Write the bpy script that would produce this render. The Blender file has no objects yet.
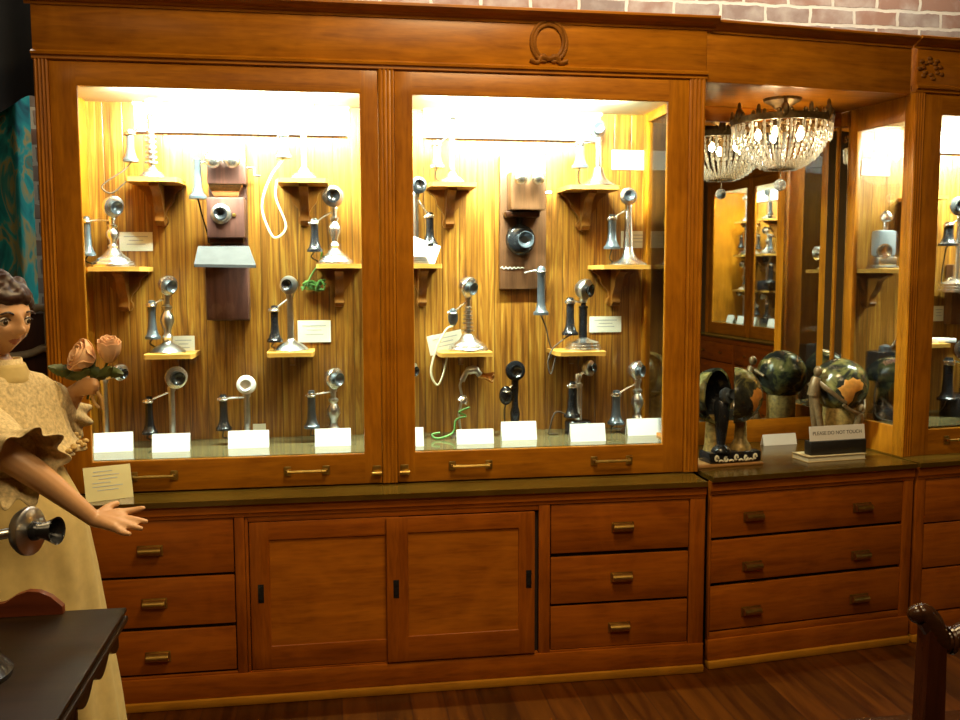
import bpy, bmesh, math, random
from mathutils import Vector, Matrix
random.seed(7)
SC = bpy.context.scene
COL = SC.collection
PI = math.pi

# ------------------------------------------------------------------ camera
F = 930.0
PITCH, YAW, ROLL = math.radians(5.3952), math.radians(8.8158), math.radians(-0.1286)
CAM = Vector((0, -3.672, 1.643))

def ray(u, v):
    X = (u - 480) / F; Y = (v - 360) / F
    c, s = math.cos(-ROLL), math.sin(-ROLL)
    X, Y = c * X - s * Y, s * X + c * Y
    c, s = math.cos(PITCH), math.sin(PITCH)
    yr = c - s * Y; z = -s - c * Y
    c, s = math.cos(YAW), math.sin(YAW)
    return Vector((c * X + s * yr, -s * X + c * yr, z))

def at(u, v, Y):
    r = ray(u, v)
    return CAM + r * ((Y - CAM.y) / r.y)

def atz(u, v, z):
    r = ray(u, v)
    return CAM + r * ((z - CAM.z) / r.z)

# frame of the niche and the third cabinet, turned seven degrees from the main front
TH = math.radians(7)
RO = Vector((1.485, 0, 0))
REX = Vector((math.cos(TH), math.sin(TH), 0)); REY = Vector((-math.sin(TH), math.cos(TH), 0))
def R2W(x, y, z): return RO + REX * x + REY * y + Vector((0, 0, z))
def W2R(P):
    d = P - RO
    return Vector((d.dot(REX), d.dot(REY), P.z))
def atR(u, v, Y):
    r = ray(u, v)
    k = ((RO - CAM).dot(REY) + Y) / r.dot(REY)
    return W2R(CAM + r * k)

cd = bpy.data.cameras.new('camera'); cam = bpy.data.objects.new('camera', cd); COL.objects.link(cam)
fw = ray(480, 360); rt = (ray(480 + F, 360) - fw).normalized(); up = -(ray(480, 360 + F) - fw).normalized(); bk = -fw.normalized()
cam.matrix_world = Matrix(((rt.x, up.x, bk.x, CAM.x), (rt.y, up.y, bk.y, CAM.y), (rt.z, up.z, bk.z, CAM.z), (0, 0, 0, 1)))
cd.sensor_width = 36; cd.lens = F / 960 * 36; cd.clip_start = .02
SC.camera = cam

# ------------------------------------------------------------------ materials
class NT:
    def __init__(s, name):
        s.m = bpy.data.materials.new(name); s.m.use_nodes = True
        s.t = s.m.node_tree; s.n = s.t.nodes; s.l = s.t.links
        s.b = s.n['Principled BSDF']
    def add(s, t, **k):
        n = s.n.new(t)
        for a, v in k.items():
            if hasattr(n, a): setattr(n, a, v)
            else: n.inputs[a.replace('_', ' ')].default_value = v
        return n
    def link(s, a, b): s.l.new(a, b)
    def coords(s, scale=(1, 1, 1), kind='Object', rot=(0, 0, 0)):
        tc = s.add('ShaderNodeTexCoord'); mp = s.add('ShaderNodeMapping')
        mp.inputs['Scale'].default_value = scale; mp.inputs['Rotation'].default_value = rot
        s.link(tc.outputs[kind], mp.inputs['Vector'])
        return mp.outputs[0]
    def ramp(s, fac, stops):
        r = s.add('ShaderNodeValToRGB'); e = r.color_ramp.elements
        while len(e) < len(stops): e.new(.5)
        for i, (p, c) in enumerate(stops):
            e[i].position = p; e[i].color = (*c, 1)
        s.link(fac, r.inputs[0]); return r.outputs[0]
    def noise(s, vec, scale, detail=4, dist=0, rough=.5):
        n = s.add('ShaderNodeTexNoise'); n.inputs['Scale'].default_value = scale; n.inputs['Detail'].default_value = detail
        n.inputs['Distortion'].default_value = dist; n.inputs['Roughness'].default_value = rough
        s.link(vec, n.inputs['Vector']); return n.outputs['Fac']
    def math(s, op, a, b=None, c=None):
        n = s.add('ShaderNodeMath', operation=op)
        for i, x in enumerate((a, b, c)):
            if x is None: continue
            if isinstance(x, (int, float)): n.inputs[i].default_value = x
            else: s.link(x, n.inputs[i])
        return n.outputs[0]
    def mixc(s, fac, a, b, mode='MIX'):
        n = s.add('ShaderNodeMix', data_type='RGBA', blend_type=mode)
        for sock, x in ((n.inputs['Factor'], fac), (n.inputs[6], a), (n.inputs[7], b)):
            if isinstance(x, (int, float)): sock.default_value = x
            elif isinstance(x, tuple): sock.default_value = (*x, 1)
            else: s.link(x, sock)
        return n.outputs[2]
    def bump(s, h, strength=.2, dist=.002):
        b = s.add('ShaderNodeBump'); b.inputs['Strength'].default_value = strength; b.inputs['Distance'].default_value = dist
        s.link(h, b.inputs['Height']); s.link(b.outputs[0], s.b.inputs['Normal'])
    def color(s, c):
        if isinstance(c, tuple): s.b.inputs['Base Color'].default_value = (*c, 1)
        else: s.link(c, s.b.inputs['Base Color'])
    def set(s, **k):
        for a, v in k.items(): s.b.inputs[a.replace('_', ' ')].default_value = v
        return s

def plain(name, c, rough=.5, metal=0, var=.12, nscale=30, bump=0, **k):
    n = NT(name); v = n.coords()
    f = n.noise(v, nscale, 5)
    d = tuple(x * (1 - var) for x in c); l = tuple(min(1, x * (1 + var)) for x in c)
    n.color(n.ramp(f, [(.3, d), (.7, l)]))
    n.set(Roughness=rough, Metallic=metal, **k)
    if bump: n.bump(f, bump, .003)
    return n.m

def wood(name, dark, light, axis, rough=.32, scale=1, spec=.5, fleck=True):
    n = NT(name)
    st = {'x': (1.3, 16, 16), 'y': (16, 1.3, 16), 'z': (16, 16, 1.3)}[axis]
    st = tuple(a * scale for a in st)
    v = n.coords(st)
    g = n.noise(v, 1.6, 7, .9, .6)
    c = n.ramp(g, [(.28, dark), (.5, tuple((a + b) / 2 for a, b in zip(dark, light))), (.72, light)])
    st2 = {'x': (9, 60, 60), 'y': (60, 9, 60), 'z': (60, 60, 9)}[axis]
    v2 = n.coords(st2)
    p = n.noise(v2, 1.5, 3)
    c = n.mixc(n.ramp(p, [(.45, (0, 0, 0)), (.75, (.35, .35, .35))]), c, tuple(x * .45 for x in dark))
    if fleck:
        v3 = n.coords((3, 3, 3)); b = n.noise(v3, 1.1, 3, 1.5)
        c = n.mixc(n.ramp(b, [(.4, (0, 0, 0)), (.75, (.4, .4, .4))]), c, tuple(min(1, x * 1.25) for x in light))
    n.color(c); n.set(Roughness=rough); n.b.inputs['Specular IOR Level'].default_value = spec * .6
    n.bump(p, .08, .001)
    return n.m

M = {}
OD, OL = (.24, .073, .003), (.49, .182, .008)
M['oak_x'] = wood('oak_grain_across', OD, OL, 'x')
M['oak_z'] = wood('oak_grain_upright', OD, OL, 'z')
M['oak_y'] = wood('oak_grain_deep', OD, OL, 'y')
RD, RL = (.185, .040, .0022), (.360, .098, .005)
M['red_x'] = wood('reddish_oak_across', RD, RL, 'x', .35)
M['red_z'] = wood('reddish_oak_upright', RD, RL, 'z', .35)
M['dark_x'] = wood('walnut_across', (.008, .004, .0014), (.022, .010, .003), 'x', .40, spec=.3, fleck=False)
M['dark_z'] = wood('walnut_upright', (.02, .006, .002), (.06, .016, .005), 'z', .3, fleck=False)
M['box_z'] = wood('phone_box_wood', (.05, .02, .016), (.13, .055, .04), 'z', .4, fleck=False)
M['board_z'] = wood('brown_phone_board', (.085, .038, .016), (.19, .088, .038), 'z', .4, fleck=False)
M['shelf'] = wood('honey_pine', (.42, .20, .030), (.68, .38, .08), 'x', .35)
M['corbel'] = wood('bracket_oak', (.13, .045, .005), (.30, .115, .014), 'z', .4)

def planks():
    n = NT('knotty_plank_panelling')
    v = n.coords((15, 15, .8)); tc = n.coords((1, 1, 1))
    sx = n.add('ShaderNodeSeparateXYZ'); n.link(tc, sx.inputs[0])
    W = .078
    fx = n.math('DIVIDE', sx.outputs[0], W); idx = n.math('FLOOR', fx)
    wn = n.add('ShaderNodeTexWhiteNoise', noise_dimensions='1D'); n.link(idx, wn.inputs['W'])
    # grain shifted plank by plank
    cb = n.add('ShaderNodeCombineXYZ'); n.link(n.math('MULTIPLY', wn.outputs['Value'], 40.0), cb.inputs[2])
    ad = n.add('ShaderNodeVectorMath', operation='ADD'); n.link(v, ad.inputs[0]); n.link(cb.outputs[0], ad.inputs[1])
    g = n.noise(ad.outputs[0], 1.7, 6, 2.2, .6)
    c = n.ramp(g, [(.27, (.085, .026, .0025)), (.42, (.22, .085, .008)), (.54, (.34, .150, .016)), (.72, (.52, .31, .055))])
    br = n.ramp(wn.outputs['Value'], [(0, (.72, .68, .6)), (1, (1.10, 1.08, 1.05))])
    c = n.mixc(1.0, c, br, 'MULTIPLY')
    fr = n.math('FRACT', fx)
    edge = n.math('MINIMUM', fr, n.math('SUBTRACT', 1.0, fr))
    e = n.ramp(edge, [(.0, (.35, .35, .35)), (.035, (1, 1, 1))])
    c = n.mixc(e, tuple((.10, .035, .006)), c)
    fr2 = n.math('FRACT', n.math('MULTIPLY', fx, 3.0))
    e2 = n.math('MINIMUM', fr2, n.math('SUBTRACT', 1.0, fr2))
    m2 = n.ramp(e2, [(0, (.66, .62, .56)), (.16, (1, 1, 1))])
    c = n.mixc(1.0, c, m2, 'MULTIPLY')
    n.color(c); n.set(Roughness=.38)
    n.bump(n.math('ADD', n.math('MULTIPLY', e, 1.0), n.math('MULTIPLY', m2, .5)), .5, .003)
    return n.m
M['planks'] = planks()

def brick():
    n = NT('whitewashed_brick')
    tc = n.coords((1, 1, 1)); sx = n.add('ShaderNodeSeparateXYZ'); n.link(tc, sx.inputs[0])
    cb = n.add('ShaderNodeCombineXYZ'); n.link(sx.outputs[0], cb.inputs[0]); n.link(sx.outputs[2], cb.inputs[1])
    nz = n.noise(tc, 14, 3)
    ad = n.add('ShaderNodeVectorMath', operation='MULTIPLY_ADD')
    cn = n.add('ShaderNodeCombineXYZ'); n.link(nz, cn.inputs[0]); n.link(nz, cn.inputs[1])
    n.link(cn.outputs[0], ad.inputs[0]); ad.inputs[1].default_value = (.022, .022, 0); n.link(cb.outputs[0], ad.inputs[2])
    b = n.add('ShaderNodeTexBrick'); n.link(ad.outputs[0], b.inputs['Vector'])
    b.inputs['Scale'].default_value = 1; b.inputs['Brick Width'].default_value = .235; b.inputs['Row Height'].default_value = .082
    b.inputs['Mortar Size'].default_value = .0085; b.inputs['Mortar Smooth'].default_value = .2; b.inputs['Bias'].default_value = -.1
    b.inputs['Color1'].default_value = (.38, .22, .16, 1); b.inputs['Color2'].default_value = (.26, .22, .20, 1)
    b.inputs['Mortar'].default_value = (.80, .76, .64, 1)
    st = n.noise(tc, 9, 5)
    c = n.mixc(n.ramp(st, [(.42, (0, 0, 0)), (.72, (.65, .65, .65))]), b.outputs['Color'], (.64, .60, .54))
    n.color(c); n.set(Roughness=.85)
    n.bump(n.math('SUBTRACT', 1.0, b.outputs['Fac']), .7, .01)
    return n.m
M['brick'] = brick()

def floorboards():
    n = NT('varnished_floorboards')
    tc = n.coords(); sx = n.add('ShaderNodeSeparateXYZ'); n.link(tc, sx.inputs[0])
    fx = n.math('DIVIDE', sx.outputs[0], .13); idx = n.math('FLOOR', fx)
    wn = n.add('ShaderNodeTexWhiteNoise', noise_dimensions='1D'); n.link(idx, wn.inputs['W'])
    v = n.coords((14, 1.2, 14)); cb = n.add('ShaderNodeCombineXYZ'); n.link(n.math('MULTIPLY', wn.outputs['Value'], 30.0), cb.inputs[1])
    ad = n.add('ShaderNodeVectorMath', operation='ADD'); n.link(v, ad.inputs[0]); n.link(cb.outputs[0], ad.inputs[1])
    g = n.noise(ad.outputs[0], 1.4, 5, .8)
    c = n.ramp(g, [(.3, (.036, .008, .0008)), (.7, (.105, .029, .0022))])
    c = n.mixc(1.0, c, n.ramp(wn.outputs['Value'], [(0, (.6, .6, .6)), (1, (1.2, 1.15, 1.1))]), 'MULTIPLY')
    fr = n.math('FRACT', fx); e = n.math('MINIMUM', fr, n.math('SUBTRACT', 1.0, fr))
    c = n.mixc(n.ramp(e, [(0, (0, 0, 0)), (.03, (1, 1, 1))]), (.03, .008, .003), c)
    n.color(c); n.set(Roughness=.30); n.b.inputs['Specular IOR Level'].default_value = .25; n.bump(g, .06, .001)
    return n.m
M['floor'] = floorboards()

def glass(name, tint=(1, 1, 1), ior=1.45, gain=1.0):
    m = bpy.data.materials.new(name); m.use_nodes = True; t = m.node_tree
    for x in list(t.nodes): t.nodes.remove(x)
    o = t.nodes.new('ShaderNodeOutputMaterial'); tr = t.nodes.new('ShaderNodeBsdfTransparent'); gl = t.nodes.new('ShaderNodeBsdfGlossy')
    tr.inputs[0].default_value = (*tint, 1); gl.inputs['Roughness'].default_value = .02
    fr = t.nodes.new('ShaderNodeFresnel'); fr.inputs['IOR'].default_value = ior
    mu = t.nodes.new('ShaderNodeMath'); mu.operation = 'MULTIPLY'; mu.inputs[1].default_value = gain; mu.use_clamp = True
    mx = t.nodes.new('ShaderNodeMixShader')
    t.links.new(fr.outputs[0], mu.inputs[0]); t.links.new(mu.outputs[0], mx.inputs[0])
    t.links.new(tr.outputs[0], mx.inputs[1]); t.links.new(gl.outputs[0], mx.inputs[2]); t.links.new(mx.outputs[0], o.inputs[0])
    return m
M['glass'] = glass('window_glass', (.985, .99, .985), 1.45, .5)
def crystal():
    m = bpy.data.materials.new('cut_crystal'); m.use_nodes = True; t = m.node_tree
    for x in list(t.nodes): t.nodes.remove(x)
    N = t.nodes.new; o = N('ShaderNodeOutputMaterial')
    gl = N('ShaderNodeBsdfGlossy'); gl.inputs['Roughness'].default_value = .12
    tl = N('ShaderNodeBsdfTranslucent'); tl.inputs[0].default_value = (.95, .92, .84, 1)
    tr = N('ShaderNodeBsdfTransparent'); tr.inputs[0].default_value = (.97, .95, .90, 1)
    a = N('ShaderNodeMixShader'); a.inputs[0].default_value = .55; b = N('ShaderNodeMixShader'); b.inputs[0].default_value = .30
    t.links.new(gl.outputs[0], a.inputs[1]); t.links.new(tl.outputs[0], a.inputs[2])
    t.links.new(a.outputs[0], b.inputs[1]); t.links.new(tr.outputs[0], b.inputs[2]); t.links.new(b.outputs[0], o.inputs[0])
    return m
M['crystal'] = crystal()
M['clear_crystal'] = plain('clear_crystal', (.9, .88, .82), .05, 0, .02, Transmission_Weight=.75)

def mirror():
    n = NT('silvered_mirror'); n.set(Metallic=1.0, Roughness=.015); n.color((.86, .88, .84)); return n.m
M['mirror'] = mirror()
M['nickel'] = plain('polished_nickel', (.88, .88, .85), .27, 1, .04)
M['nickel_dull'] = plain('tarnished_nickel', (.60, .60, .57), .28, 1, .12)
M['brass'] = plain('aged_brass', (.44, .27, .065), .37, 1, .2)
M['copper'] = plain('copper_band', (.75, .38, .14), .22, 1, .1)
M['black'] = plain('black_bakelite', (.012, .013, .015), .22, 0, .2)
M['gunmetal'] = plain('gunmetal_blue', (.11, .13, .15), .32, .6, .15)
M['porcelain'] = plain('white_porcelain', (.85, .84, .80), .25, 0, .03)
M['card'] = plain('white_card', (.88, .88, .85), .75, 0, .02)
M['wallcard'] = plain('cream_card', (.78, .76, .60), .75, 0, .03)
M['ink'] = plain('grey_print', (.42, .42, .38), .8, 0, .1)
M['black_ink'] = plain('black_print', (.03, .03, .03), .8, 0, .1)
M['cordpale'] = plain('pale_cloth_cord', (.72, .66, .42), .8)
M['corddark'] = plain('brown_cloth_cord', (.07, .05, .035), .8)
M['tinsel'] = plain('green_cord', (.10, .26, .05), .6, 0, .3)
M['deck'] = plain('varnished_deck', (.115, .092, .040), .07, 0, .12, 5)
M['ledge'] = wood('worn_ledge_oak', (.055, .026, .0025), (.100, .054, .007), 'x', .2)
M['plinth_strip'] = wood('light_floor_strip', (.30, .12, .008), (.46, .20, .016), 'x', .4)
M['tubehousing'] = plain('white_enamel', (.8, .8, .78), .5, 0, .02)
M['panel_x'] = wood('orange_oak_panel', (.24, .062, .0035), (.46, .145, .008), 'x', .35)
M['chair_x'] = wood('polished_chair_wood', (.022, .008, .003), (.060, .022, .008), 'x', .2, fleck=False)
M['chair_z'] = wood('polished_chair_wood_upright', (.025, .007, .003), (.07, .018, .006), 'z', .25, fleck=False)
M['case_cream'] = plain('cream_case_ceiling', (.62, .56, .36), .6, 0, .04, 6)
M['dark'] = plain('shadow_gap_board', (.02, .008, .004), .8)

def emit(name, c, s):
    n = NT(name); n.color((.9, .9, .9)); n.b.inputs['Emission Color'].default_value = (*c, 1); n.b.inputs['Emission Strength'].default_value = s; return n.m
M['lamp'] = emit('fluorescent_diffuser', (.90, 1.0, .90), 4.5)
M['bulb'] = emit('warm_bulb', (1.0, .72, .36), 95.0)

# ------------------------------------------------------------------ mesh builder
class MB:
    def __init__(s): s.b = bmesh.new()
    def box(s, x0, x1, y0, y1, z0, z1, bev=0, mat=None):
        g = bmesh.ops.create_cube(s.b, size=1)
        vs = g['verts']
        for v in vs:
            v.co = Vector(((x0 + x1) / 2 + v.co.x * (x1 - x0), (y0 + y1) / 2 + v.co.y * (y1 - y0), (z0 + z1) / 2 + v.co.z * (z1 - z0)))
        if bev:
            es = list({e for v in vs for e in v.link_edges})
            r = bmesh.ops.bevel(s.b, geom=es, offset=bev, segments=2, affect='EDGES', profile=.5)
            vs = list({v for f in r['faces'] for v in f.verts} | {v for v in vs if v.is_valid})
        if mat is not None:
            for v in vs: v.co = mat @ v.co
        return s
    def lathe(s, prof, mat=None, seg=24, sx=1, sy=1):
        mat = mat or Matrix(); rings = []
        for r, z in prof:
            if r < 1e-6: rings.append([s.b.verts.new(mat @ Vector((0, 0, z)))])
            else: rings.append([s.b.verts.new(mat @ Vector((r * sx * math.cos(2 * PI * i / seg), r * sy * math.sin(2 * PI * i / seg), z))) for i in range(seg)])
        for a, b in zip(rings, rings[1:]):
            if len(a) == 1 and len(b) == 1: continue
            for i in range(seg):
                j = (i + 1) % seg
                if len(a) == 1: s.b.faces.new((a[0], b[j], b[i]))
                elif len(b) == 1: s.b.faces.new((a[i], a[j], b[0]))
                else: s.b.faces.new((a[i], a[j], b[j], b[i]))
        for ring, flip in ((rings[0], True), (rings[-1], False)):
            if len(ring) > 1:
                s.b.faces.new(ring[::-1] if flip else ring)
        return s
    def tube(s, pts, rad, seg=8, closed=False):
        pts = [Vector(p) for p in pts]; n = len(pts)
        rads = rad if isinstance(rad, (list, tuple)) else [rad] * n
        t0 = (pts[1] - pts[0]).normalized(); up = Vector((0, 0, 1)) if abs(t0.z) < .9 else Vector((1, 0, 0))
        nx = t0.cross(up).normalized(); rings = []
        for i, p in enumerate(pts):
            if closed: t = (pts[(i + 1) % n] - pts[i - 1]).normalized()
            else: t = (pts[min(i + 1, n - 1)] - pts[max(i - 1, 0)]).normalized()
            nx = (nx - t * nx.dot(t)); nx = nx.normalized() if nx.length > 1e-6 else t.orthogonal().normalized()
            ny = t.cross(nx)
            rings.append([s.b.verts.new(p + (nx * math.cos(2 * PI * k / seg) + ny * math.sin(2 * PI * k / seg)) * rads[i]) for k in range(seg)])
        prs = list(zip(rings, rings[1:])) + ([(rings[-1], rings[0])] if closed else [])
        for a, b in prs:
            for k in range(seg):
                j = (k + 1) % seg; s.b.faces.new((a[k], a[j], b[j], b[k]))
        if not closed:
            s.b.faces.new(rings[0][::-1]); s.b.faces.new(rings[-1])
        return s
    def ball(s, c, r, u=16, v=10, sc=(1, 1, 1), mat=None):
        g = bmesh.ops.create_uvsphere(s.b, u_segments=u, v_segments=v, radius=1)
        for w in g['verts']:
            p = Vector((w.co.x * sc[0] * r, w.co.y * sc[1] * r, w.co.z * sc[2] * r))
            w.co = (mat @ p if mat is not None else p) + Vector(c)
        return s
    def prism(s, poly, a0, a1, plane='xz'):
        """polygon in the given plane, extruded along the third axis from a0 to a1"""
        def P(p, a): return Vector({'xz': (p[0], a, p[1]), 'yz': (a, p[0], p[1]), 'xy': (p[0], p[1], a)}[plane])
        A = [s.b.verts.new(P(p, a0)) for p in poly]; B = [s.b.verts.new(P(p, a1)) for p in poly]
        n = len(poly)
        s.b.faces.new(A); s.b.faces.new(B[::-1])
        for i in range(n):
            j = (i + 1) % n; s.b.faces.new((A[i], B[i], B[j], A[j]))
        return s
    def loft(s, rings, cap=True):
        R = [[s.b.verts.new(Vector(p)) for p in r] for r in rings]; n = len(R[0])
        for a, b in zip(R, R[1:]):
            for k in range(n):
                j = (k + 1) % n; s.b.faces.new((a[k], a[j], b[j], b[k]))
        if cap:
            s.b.faces.new(R[0][::-1]); s.b.faces.new(R[-1])
        return s
    def grid(s, fn, nu, nv, thick=0):
        """sheet through fn(i/nu, j/nv), given thickness by a copy pushed along the normals"""
        V = [[s.b.verts.new(Vector(fn(i / nu, j / nv))) for j in range(nv + 1)] for i in range(nu + 1)]
        fs = [s.b.faces.new((V[i][j], V[i + 1][j], V[i + 1][j + 1], V[i][j + 1])) for i in range(nu) for j in range(nv)]
        if thick:
            s.b.normal_update()
            bmesh.ops.solidify(s.b, geom=fs, thickness=thick)
        return s
    def mesh(s, name, mat, smooth=True, ang=40, fix=True):
        if fix: bmesh.ops.recalc_face_normals(s.b, faces=s.b.faces[:])
        me = bpy.data.meshes.new(name); s.b.to_mesh(me); s.b.free()
        for x in (mat if isinstance(mat, (list, tuple)) else [mat]): me.materials.append(M[x] if isinstance(x, str) else x)
        if smooth:
            me.polygons.foreach_set('use_smooth', [True] * len(me.polygons))
            me.set_sharp_from_angle(angle=math.radians(ang))
        return me
    def build(s, name, mat, parent=None, smooth=True, ang=40, loc=None, label=None):
        o = bpy.data.objects.new(name, s.mesh(name, mat, smooth, ang)); COL.objects.link(o)
        if parent is not None: o.parent = parent
        if loc is not None: o.location = loc
        if label: o['label'] = label
        return o

def tag(o, label, cat=None, group=None, kind=None):
    o['label'] = label
    if cat: o['category'] = cat
    if group: o['group'] = group
    if kind: o['kind'] = kind
    return o

def thing(name, label, cat, loc=(0, 0, 0), rz=0, group=None):
    o = bpy.data.objects.new(name, None); COL.objects.link(o)
    o.empty_display_size = .05; o.location = loc; o.rotation_euler = (0, 0, rz)
    return tag(o, label, cat, group)

def copy_tree(o, parent=None):
    c = o.copy(); COL.objects.link(c)
    if parent is not None: c.parent = parent
    for ch in list(o.children): copy_tree(ch, c)
    return c

def aim(v, loc=(0, 0, 0)):
    """matrix taking +Z to the direction v at loc"""
    q = Vector((0, 0, 1)).rotation_difference(Vector(v).normalized())
    return Matrix.Translation(Vector(loc)) @ q.to_matrix().to_4x4()

def curve_pts(ctrl, n=6):
    """Catmull-Rom through control points"""
    P = [Vector(p) for p in ctrl]; P = [P[0] * 2 - P[1]] + P + [P[-1] * 2 - P[-2]]; out = []
    for i in range(1, len(P) - 2):
        for k in range(n):
            t = k / n
            out.append(.5 * ((2 * P[i]) + (P[i + 1] - P[i - 1]) * t + (2 * P[i - 1] - 5 * P[i] + 4 * P[i + 1] - P[i + 2]) * t * t + (3 * P[i] - P[i - 1] - 3 * P[i + 1] + P[i + 2]) * t ** 3))
    out.append(P[-2]); return out
# ------------------------------------------------------------------ the room
def slab(name, x0, x1, y0, y1, z0, z1, mat, label):
    o = MB().box(x0, x1, y0, y1, z0, z1).build(name, mat, smooth=False)
    return tag(o, label, kind='structure')
M['plaster'] = plain('ochre_plaster', (.20, .13, .06), .9, 0, .06, 6)
M['ceilpaint'] = plain('cream_ceiling', (.36, .28, .16), .9, 0, .04, 6)
slab('floor', -3.3, 6.6, -6.6, .9, -.1, 0, 'floor', 'varnished reddish floorboards running towards the cabinets')
slab('wall_back', -3.3, 6.6, .75, .9, 0, 3.6, 'brick', 'whitewashed brick wall behind the oak cabinets')
slab('wall_right', 6.45, 6.6, -6.6, .75, 0, 3.6, 'plaster', 'plain ochre wall on the right')
slab('wall_left', -3.3, -3.15, -6.6, .75, 0, 3.6, 'plaster', 'plain ochre wall on the left')
slab('wall_front', -3.15, 6.45, -6.6, -6.45, 0, 3.6, 'plaster', 'plain ochre wall behind the viewer')
slab('ceiling', -3.3, 6.6, -6.6, .9, 3.6, 3.7, 'ceilpaint', 'cream painted ceiling')

# ------------------------------------------------------------------ joinery
def bar_handle(parent, x, z, w=.15, y=0):
    m = MB()
    for s in (-1, 1):
        m.box(x + s * w / 2 - .014, x + s * w / 2 + .014, y - .006, y, z - .018, z + .018, .002)
        m.box(x + s * (w / 2) - .006, x + s * (w / 2) + .006, y - .024, y - .004, z - .006, z + .006)
    m.tube([(x - w / 2, y - .024, z), (x + w / 2, y - .024, z)], .006, 8)
    return m.build('bar_handle', 'brass', parent)

def latch(parent, x, z, s, y=0):
    m = MB().box(x - .016, x + .016, y - .006, y, z - .012, z + .024, .002)
    m.tube([(x - .020, y - .018, z - .006), (x + .020, y - .018, z - .006)], [.008, .010], 10)
    m.box(x - .006, x + .006, y - .018, y, z - .010, z, 0)
    return m.build('latch', 'brass', parent)

def bin_pull(parent, x, z, y, w=.08):
    m = MB().box(x - w / 2 - .006, x + w / 2 + .006, y - .003, y + .001, z - .02, z + .02, .001)
    n = 12; poly = [(y - .003 - .024 * math.sin(PI * i / n * .86), z + .016 * math.cos(PI * i / n * .86)) for i in range(n + 1)] + [(y - .003, z - .012)]
    m.prism(poly, x - w / 2, x + w / 2, 'yz')
    return m.build('bin_pull', 'brass', parent)

def crown(parent, x0, x1, z0, y, proj=.055, name='crown_molding'):
    p = [(0, 0), (-.006, 0), (-.008, .008), (-.012, .010), (-.020, .018), (-proj * .62, .022), (-proj * .80, .028), (-proj * .84, .030), (-proj, .033), (-proj, .042), (-proj * .92, .045), (0, .045)]
    m = MB().prism([(y + a, z0 + b) for a, b in p], x0, x1, 'yz')
    c = m.build(name, 'oak_x', parent, ang=30)
    MB().prism([(y - .010 - .004 * math.cos(k * PI / 5), z0 + .013 + .004 * math.sin(k * PI / 5)) for k in range(10)], x0 + .002, x1 - .002, 'yz').build('bead_molding', 'red_x', c)
    return c

def frame_ring(name, parent, x0, x1, g0, g1, z0, z1, h0, h1, y, t, mats):
    """joined door frame: one closed ring with stiles (first material) and rails (second)"""
    m = MB(); b = m.b
    def V(yy, e=0): return [[b.verts.new(Vector((x, yy, z))) for x, z in ((x0 + e, z0 + e), (x1 - e, z0 + e), (x1 - e, z1 - e), (x0 + e, z1 - e))],
                            [b.verts.new(Vector((x, yy, z))) for x, z in ((g0 - e, h0 - e), (g1 + e, h0 - e), (g1 + e, h1 + e), (g0 - e, h1 + e))]]
    # stile to rail butt joints: stiles run the full height
    fo = []
    def face(vs, k): f = b.faces.new(vs); f.material_index = k; return f
    xs = [x0, g0, g1, x1]; zs = [z0, h0, h1, z1]; G = {}
    for i, x in enumerate(xs):
        for j, z in enumerate(zs):
            for k, yy in enumerate((y, y + t)): G[i, j, k] = b.verts.new(Vector((x, yy, z)))
    for i in range(3):
        for j in range(3):
            if i == 1 and j == 1: continue
            mt = 1 if i == 1 else 0
            face([G[i, j, 0], G[i + 1, j, 0], G[i + 1, j + 1, 0], G[i, j + 1, 0]], mt)
            face([G[i, j + 1, 1], G[i + 1, j + 1, 1], G[i + 1, j, 1], G[i, j, 1]], mt)
    for j in range(3):
        face([G[0, j, 1], G[0, j, 0], G[0, j + 1, 0], G[0, j + 1, 1]], 0); face([G[3, j, 0], G[3, j, 1], G[3, j + 1, 1], G[3, j + 1, 0]], 0)
    for i in range(3):
        face([G[i, 0, 1], G[i + 1, 0, 1], G[i + 1, 0, 0], G[i, 0, 0]], 1 if i == 1 else 0); face([G[i, 3, 0], G[i + 1, 3, 0], G[i + 1, 3, 1], G[i, 3, 1]], 1 if i == 1 else 0)
    face([G[1, 1, 0], G[1, 1, 1], G[1, 2, 1], G[1, 2, 0]], 0); face([G[2, 1, 1], G[2, 1, 0], G[2, 2, 0], G[2, 2, 1]], 0)
    face([G[1, 1, 1], G[1, 1, 0], G[2, 1, 0], G[2, 1, 1]], 1); face([G[1, 2, 0], G[1, 2, 1], G[2, 2, 1], G[2, 2, 0]], 1)
    b.normal_update()
    es = [e for e in b.edges if len(e.link_faces) == 2 and e.calc_face_angle(0) > .5]
    bmesh.ops.bevel(b, geom=es, offset=.0035, segments=2, affect='EDGES', profile=.5)
    return m.build(name, mats, parent)

def door(parent, d0, d1, g0, g1, z0, z1, gz0, gz1, y=0, handles=(), latches=(), hz=.864):
    dr = frame_ring('glazed_door', parent, d0, d1, g0, g1, z0, z1, gz0, gz1, y, .022, ('oak_z', 'oak_x'))
    MB().box(g0 - .004, g1 + .004, y + .010, y + .014, gz0 - .004, gz1 + .004).build('glass_pane', 'glass', dr, smooth=False)
    for x in handles: bar_handle(dr, x, hz, y=y)
    for x, s in latches: latch(dr, x, hz - .012, s, y=y)
    return dr

def post(parent, x0, x1, z0, z1, y=0, depth=.03):
    m = MB().box(x0, x1, y - .004, y + depth, z0, z1, .002)
    w = x1 - x0
    for k in range(4):
        c = x0 + w * (k + .5) / 4
        m.tube([(c, y - .004, z0 + .001), (c, y - .004, z1 - .001)], w * .085, 6)
    return m.build('fluted_post', 'oak_z', parent)

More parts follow.
